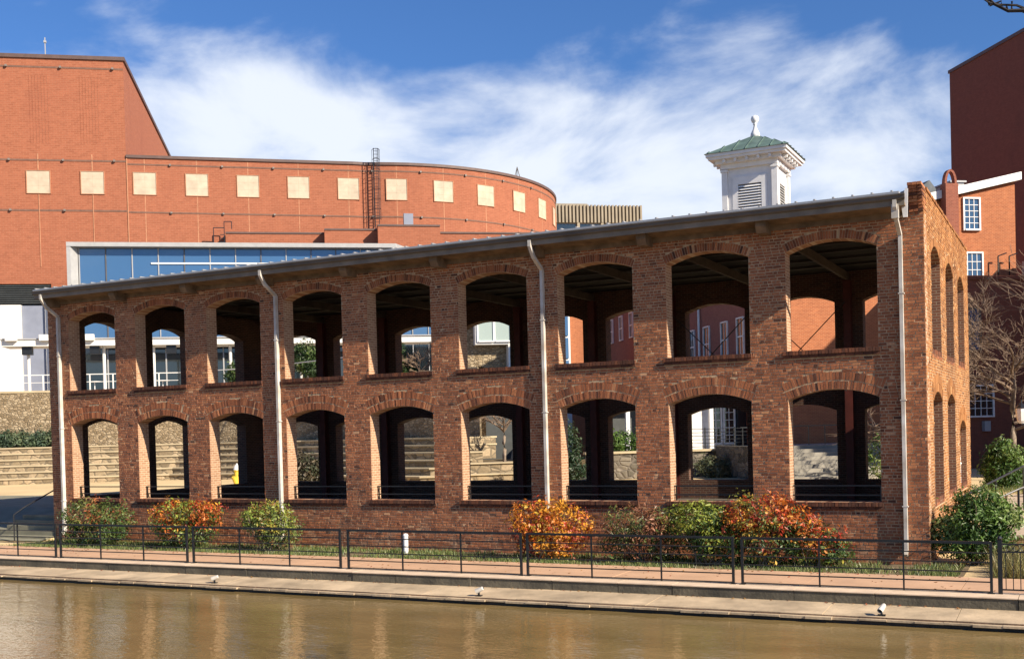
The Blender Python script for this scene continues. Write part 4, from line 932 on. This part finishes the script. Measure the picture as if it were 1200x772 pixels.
house_window(house, 37.08, 37.98, 57.99, 14.18, 15.88, 3, 5, gl=M_glass)
house_window(house, 37.2, 38.1, 57.99, 10.95, 12.8, 3, 4, gl=M_glass)
gbox(33.0, 46, 55.5, 57.99, .5, 11.0).build('shade_dark_wing', M_tower, house); gbox(32.9, 46.1, 55.4, 57.98, 11.003, 11.2).build('wing_coping', M_tower, house)  # dark brick stands in for the shadow across the foot of the wall
house_window(house, 35.55, 36.95, 55.49, 3.6, 5.2, 4, 4, fr=M_whitew, gl=M_gdark); house_window(house, 35.55, 36.25, 55.49, 7.2, 9.4, 2, 3, fr=M_gutter, gl=M_glass)
b = MB(G)                                                     # chimney with an arched hood
b.box(35.55, 36.32, 57.3, 57.85, .7, 16.6)
b.build('chimney', M_chim, house)
b = MB(G); pts = [(35.935-.31*math.cos(a), 57.55, 16.6+.75*math.sin(a)) for a in (math.pi*k/10 for k in range(11))]
for p, q in zip(pts, pts[1:]): b.bar(p, q, .30, .13)
b.build('chimney_hood', M_chim, house)
def side_window(v0, v1, z0, z1):                                # windows of the shaded side wall
    f = MB(G); w = .08; u = U0-.006
    f.box(u-.10, u, v0-w, v0, z0-w, z1+w); f.box(u-.10, u, v1, v1+w, z0-w, z1+w); f.box(u-.10, u, v0, v1, z1, z1+w); f.box(u-.14, u, v0, v1, z0-w, z0); f.box(u-.06, u, v0, v1, (z0+z1)/2-.04, (z0+z1)/2+.04)
    f.box(u-.055, u, (v0+v1)/2-.02, (v0+v1)/2+.02, z0, z1)
    o = f.build('window', M_whitew, house)
    gbox(u-.03, u-.004, v0, v1, z0, (z0+z1)/2-.045).build('pane', M_gdark, o); gbox(u-.03, u-.004, v0, v1, (z0+z1)/2+.045, z1).build('pane', M_gdark, o)
for v in (60.8, 63.3, 66.3, 69.0): side_window(v, v+.9, 7.5, 9.55)
for v in (82.6, 85.4, 88.2): side_window(v, v+.8, 10.4, 12.2)
b = MB(G); b.tube([(U0-.12, 67.9, .8), (U0-.12, 67.9, 13)], .08, 8); b.build('downspout', M_whitew, house)
b = MB(G); b.bar((38.9, 57.6, 11.2), (38.9, 57.6, 12.6), .06); b.bar((38.9, 57.6, 12.6), (39.3, 57.4, 12.75), .06); b.bar((39.6, 57.6, 11.2), (39.6, 57.6, 12.6), .06); b.bar((39.6, 57.6, 12.6), (40.0, 57.4, 12.75), .06); b.build('gooseneck_lamps', M_black, house)
gbox(36.3, 36.65, 55.2, 55.48, 2.75, 3.3).build('meter_box', M_slab, house)
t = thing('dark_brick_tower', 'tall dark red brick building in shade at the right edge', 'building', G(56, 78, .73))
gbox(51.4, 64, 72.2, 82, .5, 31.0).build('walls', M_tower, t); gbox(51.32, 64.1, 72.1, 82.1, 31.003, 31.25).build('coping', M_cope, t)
t = thing('off_frame_brick_block', 'brick block beyond the right edge that shades the foot of the orange house', 'building', G(52, 45, .73))
gbox(42.2, 60, 44, 54.5, .3, 14.3).build('walls', M_orange, t); gbox(42.2, 60, 33, 43.99, .3, 20.5).build('stair_shade_walls', M_orange, t); gbox(42.0, 60.2, 43.8, 54.7, 14.303, 14.6).build('roof', M_slate, t)  # unseen; the taller part is added and raised to shade the stone stairs
gbox(40.4, 43.5, 57.0, 57.6, 11.21, 12.3).build('slatted_screen', M_slab, house)
# porch, terrace wall, stairs at ground level behind the ruin
t = thing('white_porch', 'white panelled porch with french doors and a black railing seen through the eighth lower opening', 'porch', G(22, 61, 2.1))
gbox(19.6, U0-.03, 61.0, 64, .7, 5.6).build('wall', M_whitew, t); gbox(16.5, 19.59, 61.6, 64, .7, 5.6).build('shade_recess', M_louvre, t); gbox(16.4, U0-.02, 59.6, 64.1, 5.603, 5.9).build('roof', M_slate, t)  # solid dark block stands in for the shade inside the porch
for u in (22.85, 23.65, 20.2): house_window(t, u, u+.55, 60.98, 2.45, 4.6, 2, 5)
gbox(24.35, U0-.035, 60.7, 60.98, 2.1, 4.9).build('shutter_door', M_black, t)
for u in (22.45, 17.6, 20.0): gbox(u-.11, u+.11, 59.8, 60.02, 2.1, 5.6).build('column', M_white, t)
gbox(16.5, U0-.04, 57.6, 60.9, .6, 2.08).build('deck', M_conc, t)
for k in range(6): gbox(19.5, 24.6, 57.56, 57.60, 2.3+.19*k, 2.33+.19*k).build('rail', M_black, t)
for u in (19.5, 21.2, 22.9, 24.6): gbox(u-.03, u+.03, 57.5, 57.56, 2.08, 3.34).build('rail_post', M_black, t)
t = thing('terrace_stone_wall', 'grey fieldstone terrace wall with a pale cap below the white porch', 'wall', G(20, 57, .73))
gbox(14.5, 22.4, 57.0, 57.4, .4, 2.08).build('wall', M_grey, t); gbox(23.3, 24.6, 57.0, 57.4, .4, 2.08).build('wall', M_tan, t); gbox(14.4, 24.7, 56.9, 57.45, 2.083, 2.2).build('cap', M_cap, t)
gbox(22.0, 22.45, 56.6, 56.95, .4, 2.07).build('pier', M_cap, t); gbox(22.46, 23.29, 57.2, 57.5, .4, 2.07).build('gate', M_redst, t)
FG = [(2, (.10, .12, .06)), (2, (.15, .16, .09)), (1, (.20, .18, .12))]
hedge('feathery grey-green shrubs in front of the terrace wall seen through the eighth lower opening', 20.3, 23.2, 55.2, .7, 1.0, 1900, FG, size=.09)
hedge('bright green clipped shrub on the terrace wall seen through the seventh lower opening', 15.6, 17.4, 58.2, 2.0, 1.1, 1500, DG, size=.09)
leaf_shrub('conifer', 'dark conifer at the left of the seventh lower opening', 'tree', tuple(G(12.9, 55, .7)), [(0, 0, .7, .9, .8, .7), (0, 0, 1.6, .65, .6, .7), (0, 0, 2.4, .4, .4, .5)], 2600, .09, [(2, (.02, .045, .02)), (2, (.03, .06, .025)), (1, (.05, .08, .03))])
hedge('dark ornamental grass clump seen through the fourth lower opening', -.6, 1.4, 58, .7, 1.5, 1700, [(2, (.09, .08, .05)), (1, (.14, .11, .07)), (1, (.05, .06, .03))], size=.11)
hedge('green shrub at the right of the last lower opening', 25.3, 26.6, 46.5, .7, 2.0, 1700, DG, size=.08)
bare_tree('bare pale-limbed tree behind the last lower opening', tuple(G(26.6, 47.5, .7)), 2.2, .09, 1.5, 3, .7, 21, M_bark, nl=5)
gbox(21.55, 21.89, 48.9, 56.9, .3, 2.36).build('flank_wall', M_grey, t)
t = thing('stone_stairs', 'grey stone stairs rising to the brick house, seen through the last lower opening', 'stairs', G(25, 52, .73))
for k in range(9): gbox(21.9, 29.5, 49+.55*k, 57.9 if k == 8 else 49+.55*(k+1)-.005, .3, .73+.175*(k+1)).build('stair_step', M_step, t)
b = MB(G); b.bar((21.9, 54.2, 3.3), (29.5, 54.2, 3.3), .05)
for k in range(9): b.bar((22+.9*k, 54.2, 2.2), (22+.9*k, 54.2, 3.3), .035)
b.build('stair_rail', M_black, t)
# tree, cover and rail seen through the sixth lower opening
MB(G).box(8.02, 14.4, 58.6, 59.2, .3, 1.13).build('front_tier', M_tier, bpy.data.objects['amphitheatre']); gbox(8.02, 14.4, 58.5, 59.3, 1.133, 1.2).build('front_tier_cap', M_cap, bpy.data.objects['amphitheatre'])
gbox(8.02, 14.4, 59.9, 60.5, .3, 1.68).build('front_tier', M_tier, bpy.data.objects['amphitheatre']); gbox(8.02, 14.4, 59.8, 60.6, 1.683, 1.75).build('front_tier_cap', M_cap, bpy.data.objects['amphitheatre'])
struct(gbox(8.02, 16.4, 60.61, 74, .3, 1.72).build('upper_plaza', M_soil))
bare_tree('bare tree with a pale trunk rising from the tiers seen through the sixth lower opening', tuple(G(11.0, 61.8, 1.7)), 1.75, .11, 1.1, 3, .75, 33, M_bark, nl=6)
t = thing('covered_stall', 'blue-grey draped cover beside a black rail seen through the sixth lower opening', 'cover', G(12.9, 63.5, 1.7))
b = MB(G); b.prism([(11.9, 1.72), (14.2, 1.72), (14.2, 3.2), (13.6, 3.35), (12.6, 3.05), (12.1, 2.7)], lambda u, z: (u, 63, z), lambda u, z: (u, 65, z)); b.build('cloth', M_tarp, t)
b = MB(G); b.tube([(11.6, 62.9, 4.1), (11.8, 62.9, 3.4), (12.4, 62.9, 3.0), (13.5, 62.9, 2.85)], .03, 5); b.build('hose', M_slab, t)
t = thing('dark_shed', 'dark timber shed behind the bare tree seen through the sixth lower opening', 'shed', G(12, 68, 1.7))
gbox(8.5, 16, 68, 72, 1.7, 5.3).build('walls', M_gdark if False else M_louvre, t); b = MB(G); b.prism([(8.2, 5.3), (12.2, 6.3), (16.3, 5.3)], lambda u, z: (u, 67.6, z), lambda u, z: (u, 72.4, z)); b.build('roof', M_slate, t)
t = thing('stair_handrail', 'curved black handrail on the front tier seen through the sixth lower opening', 'handrail', G(13.4, 57.6, .7))
b = MB(G); b.tube([(12.4, 57.4, .72), (12.6, 57.4, 1.2), (13.4, 58.2, 1.9), (13.75, 58.4, 2.0), (13.75, 58.4, .75)], .03, 6); b.build('rail', M_black, t)
# hydrant on the plaza
hy = G(-13.8, 62.6, .73) if False else Vector((-38.25, 19.6, .75))
t = thing('fire_hydrant', 'yellow fire hydrant with a white cap on the sandy plaza', 'hydrant', hy)
def lat(prof): b = MB(); b.lathe(hy.x, hy.y, [(r, .73+z) for r, z in prof], 12); return b
lat([(.22, -.05), (.22, .06), (.16, .10), (.16, .85), (.20, .88), (.20, .94)]).build('barrel', M_yellow, t)
lat([(.20, .945), (.17, 1.1), (.09, 1.2), (.05, 1.22), (.05, 1.30)]).build('bonnet', M_white, t)
b = MB(); b.tube([hy+Vector((-.3, 0, .62)), hy+Vector((.3, 0, .62))], .085, 10); b.tube([hy, hy+Vector((0, -.3, .55))], .11, 10); b.build('nozzles', M_yellow, t)
# ------------------------------------------------------------------ cupola on the hidden roof
CC = Vector((-13.0, 35.4, 0))
cup = thing('cupola', 'white louvred cupola with a green metal roof and ball finial', 'cupola', (CC.x, CC.y, 13.2))
def cb(x0, x1, y0, y1, z0, z1, b=None): b = b or MB(); return b.box(CC.x+x0, CC.x+x1, CC.y+y0, CC.y+y1, z0, z1)
s = 1.42
cb(-s, s, -s, s, 13.2, 18.2).build('body', M_white, cup)
for x in (-1, 1):
    for y in (-1, 1):
        cb(x*s-.16, x*s+.16, y*s-.16, y*s+.16, 13.2, 17.75).build('corner_pilaster', M_white, cup); cb(x*s-.21, x*s+.21, y*s-.21, y*s+.21, 17.753, 17.9).build('pilaster_cap', M_white, cup)
b = MB()
for k, (e, z0, z1) in enumerate(((1.62, 17.93, 18.2), (1.85, 18.2, 18.42), (2.18, 18.42, 18.56), (2.28, 18.56, 18.74))): cb(-e, e, -e, e, z0+.002, z1, b)
b.build('cornice', M_white, cup)
for f in range(4):
    Rm = Matrix.Rotation(f*math.pi/2, 3, 'Z')
    fr = lambda x, y, z, Rm=Rm: CC+Rm @ Vector((x, y, 0))+Vector((0, 0, z))
    b = MB(fr); b.box(-.98, -.66, -s-.08, -s-.004, 13.3, 17.45); b.box(.66, .98, -s-.08, -s-.004, 13.3, 17.45); b.box(-.66, .66, -s-.08, -s-.004, 17.0, 17.45); b.build('louvre_frame', M_white, cup)
    MB(fr).box(-.66, .66, -s-.012, -s-.003, 13.3, 17.0).build('louvre_dark', M_gutter, cup)
    for k in range(16):
        z = 14.55+.152*k; b = MB(fr); b.prism([(-s-.10, z), (-s-.085, z+.02), (-s-.02, z+.10), (-s-.03, z+.08)], lambda y, z: (-.65, y, z), lambda y, z: (.65, y, z)); b.build('slat', M_white, cup)
    for k in range(5):
        x = -1.3+.65*k; MB(fr).box(x-.07, x+.07, -2.1, -1.86, 18.22, 18.41).build('bracket', M_white, cup)
    for k in range(7):
        x = -2.1+.7*k; ap = 20.05
        if abs(x) < 2.25:
            zt = ap-(ap-18.76)*abs(x)/2.34; yt = -abs(x); MB(fr).bar((x, -2.36, 18.78), (x*1.0, yt-.02, zt+.02), .035, .05).build('roof_seam', M_green, cup)
b = MB(); e = 2.36; z0 = 18.745
b.add([(CC.x-e, CC.y-e, z0), (CC.x+e, CC.y-e, z0), (CC.x+e, CC.y+e, z0), (CC.x-e, CC.y+e, z0), (CC.x, CC.y, 20.05)], [(3, 2, 1, 0), (0, 1, 4), (1, 2, 4), (2, 3, 4), (3, 0, 4)]); b.build('roof', M_green, cup)
b = MB(); b.lathe(CC.x, CC.y, [(.30, 19.85), (.25, 20.12), (.12, 20.38), (.075, 20.6), (.13, 20.64), (.08, 20.69), (.18, 20.77), (.235, 20.93), (.19, 21.08), (.07, 21.15), (.01, 21.17)], 14); b.build('finial', M_white, cup, smooth=True)
# ------------------------------------------------------------------ far office block
t = thing('office_block', 'distant beige office block with a ribbed concrete top storey', 'building', G(52, 195, .73))
gbox(38, 57.6, 185, 210, .5, 41.2).build('walls', M_office, t); gbox(38, 49, 188, 205, 41.203, 42.2).build('penthouse', M_office, t)
u = 38.1
while u < 57.6: gbox(u, u+.32, 184.45, 184.99, 38.3, 41.3).build('rib', M_office, t); u += .62
u = 38.3
while u < 56.5:
    gbox(u+.1, u+3.6, 184.9, 184.99, 36.4, 38.1).build('window', M_gdark, t); gbox(u+.1, u+3.6, 184.85, 184.985, 34.6, 36.3).build('spandrel', M_slab, t); gbox(u-.35, u+.09, 184.5, 184.99, 30, 38.28).build('pier', M_office, t); u += 4.15
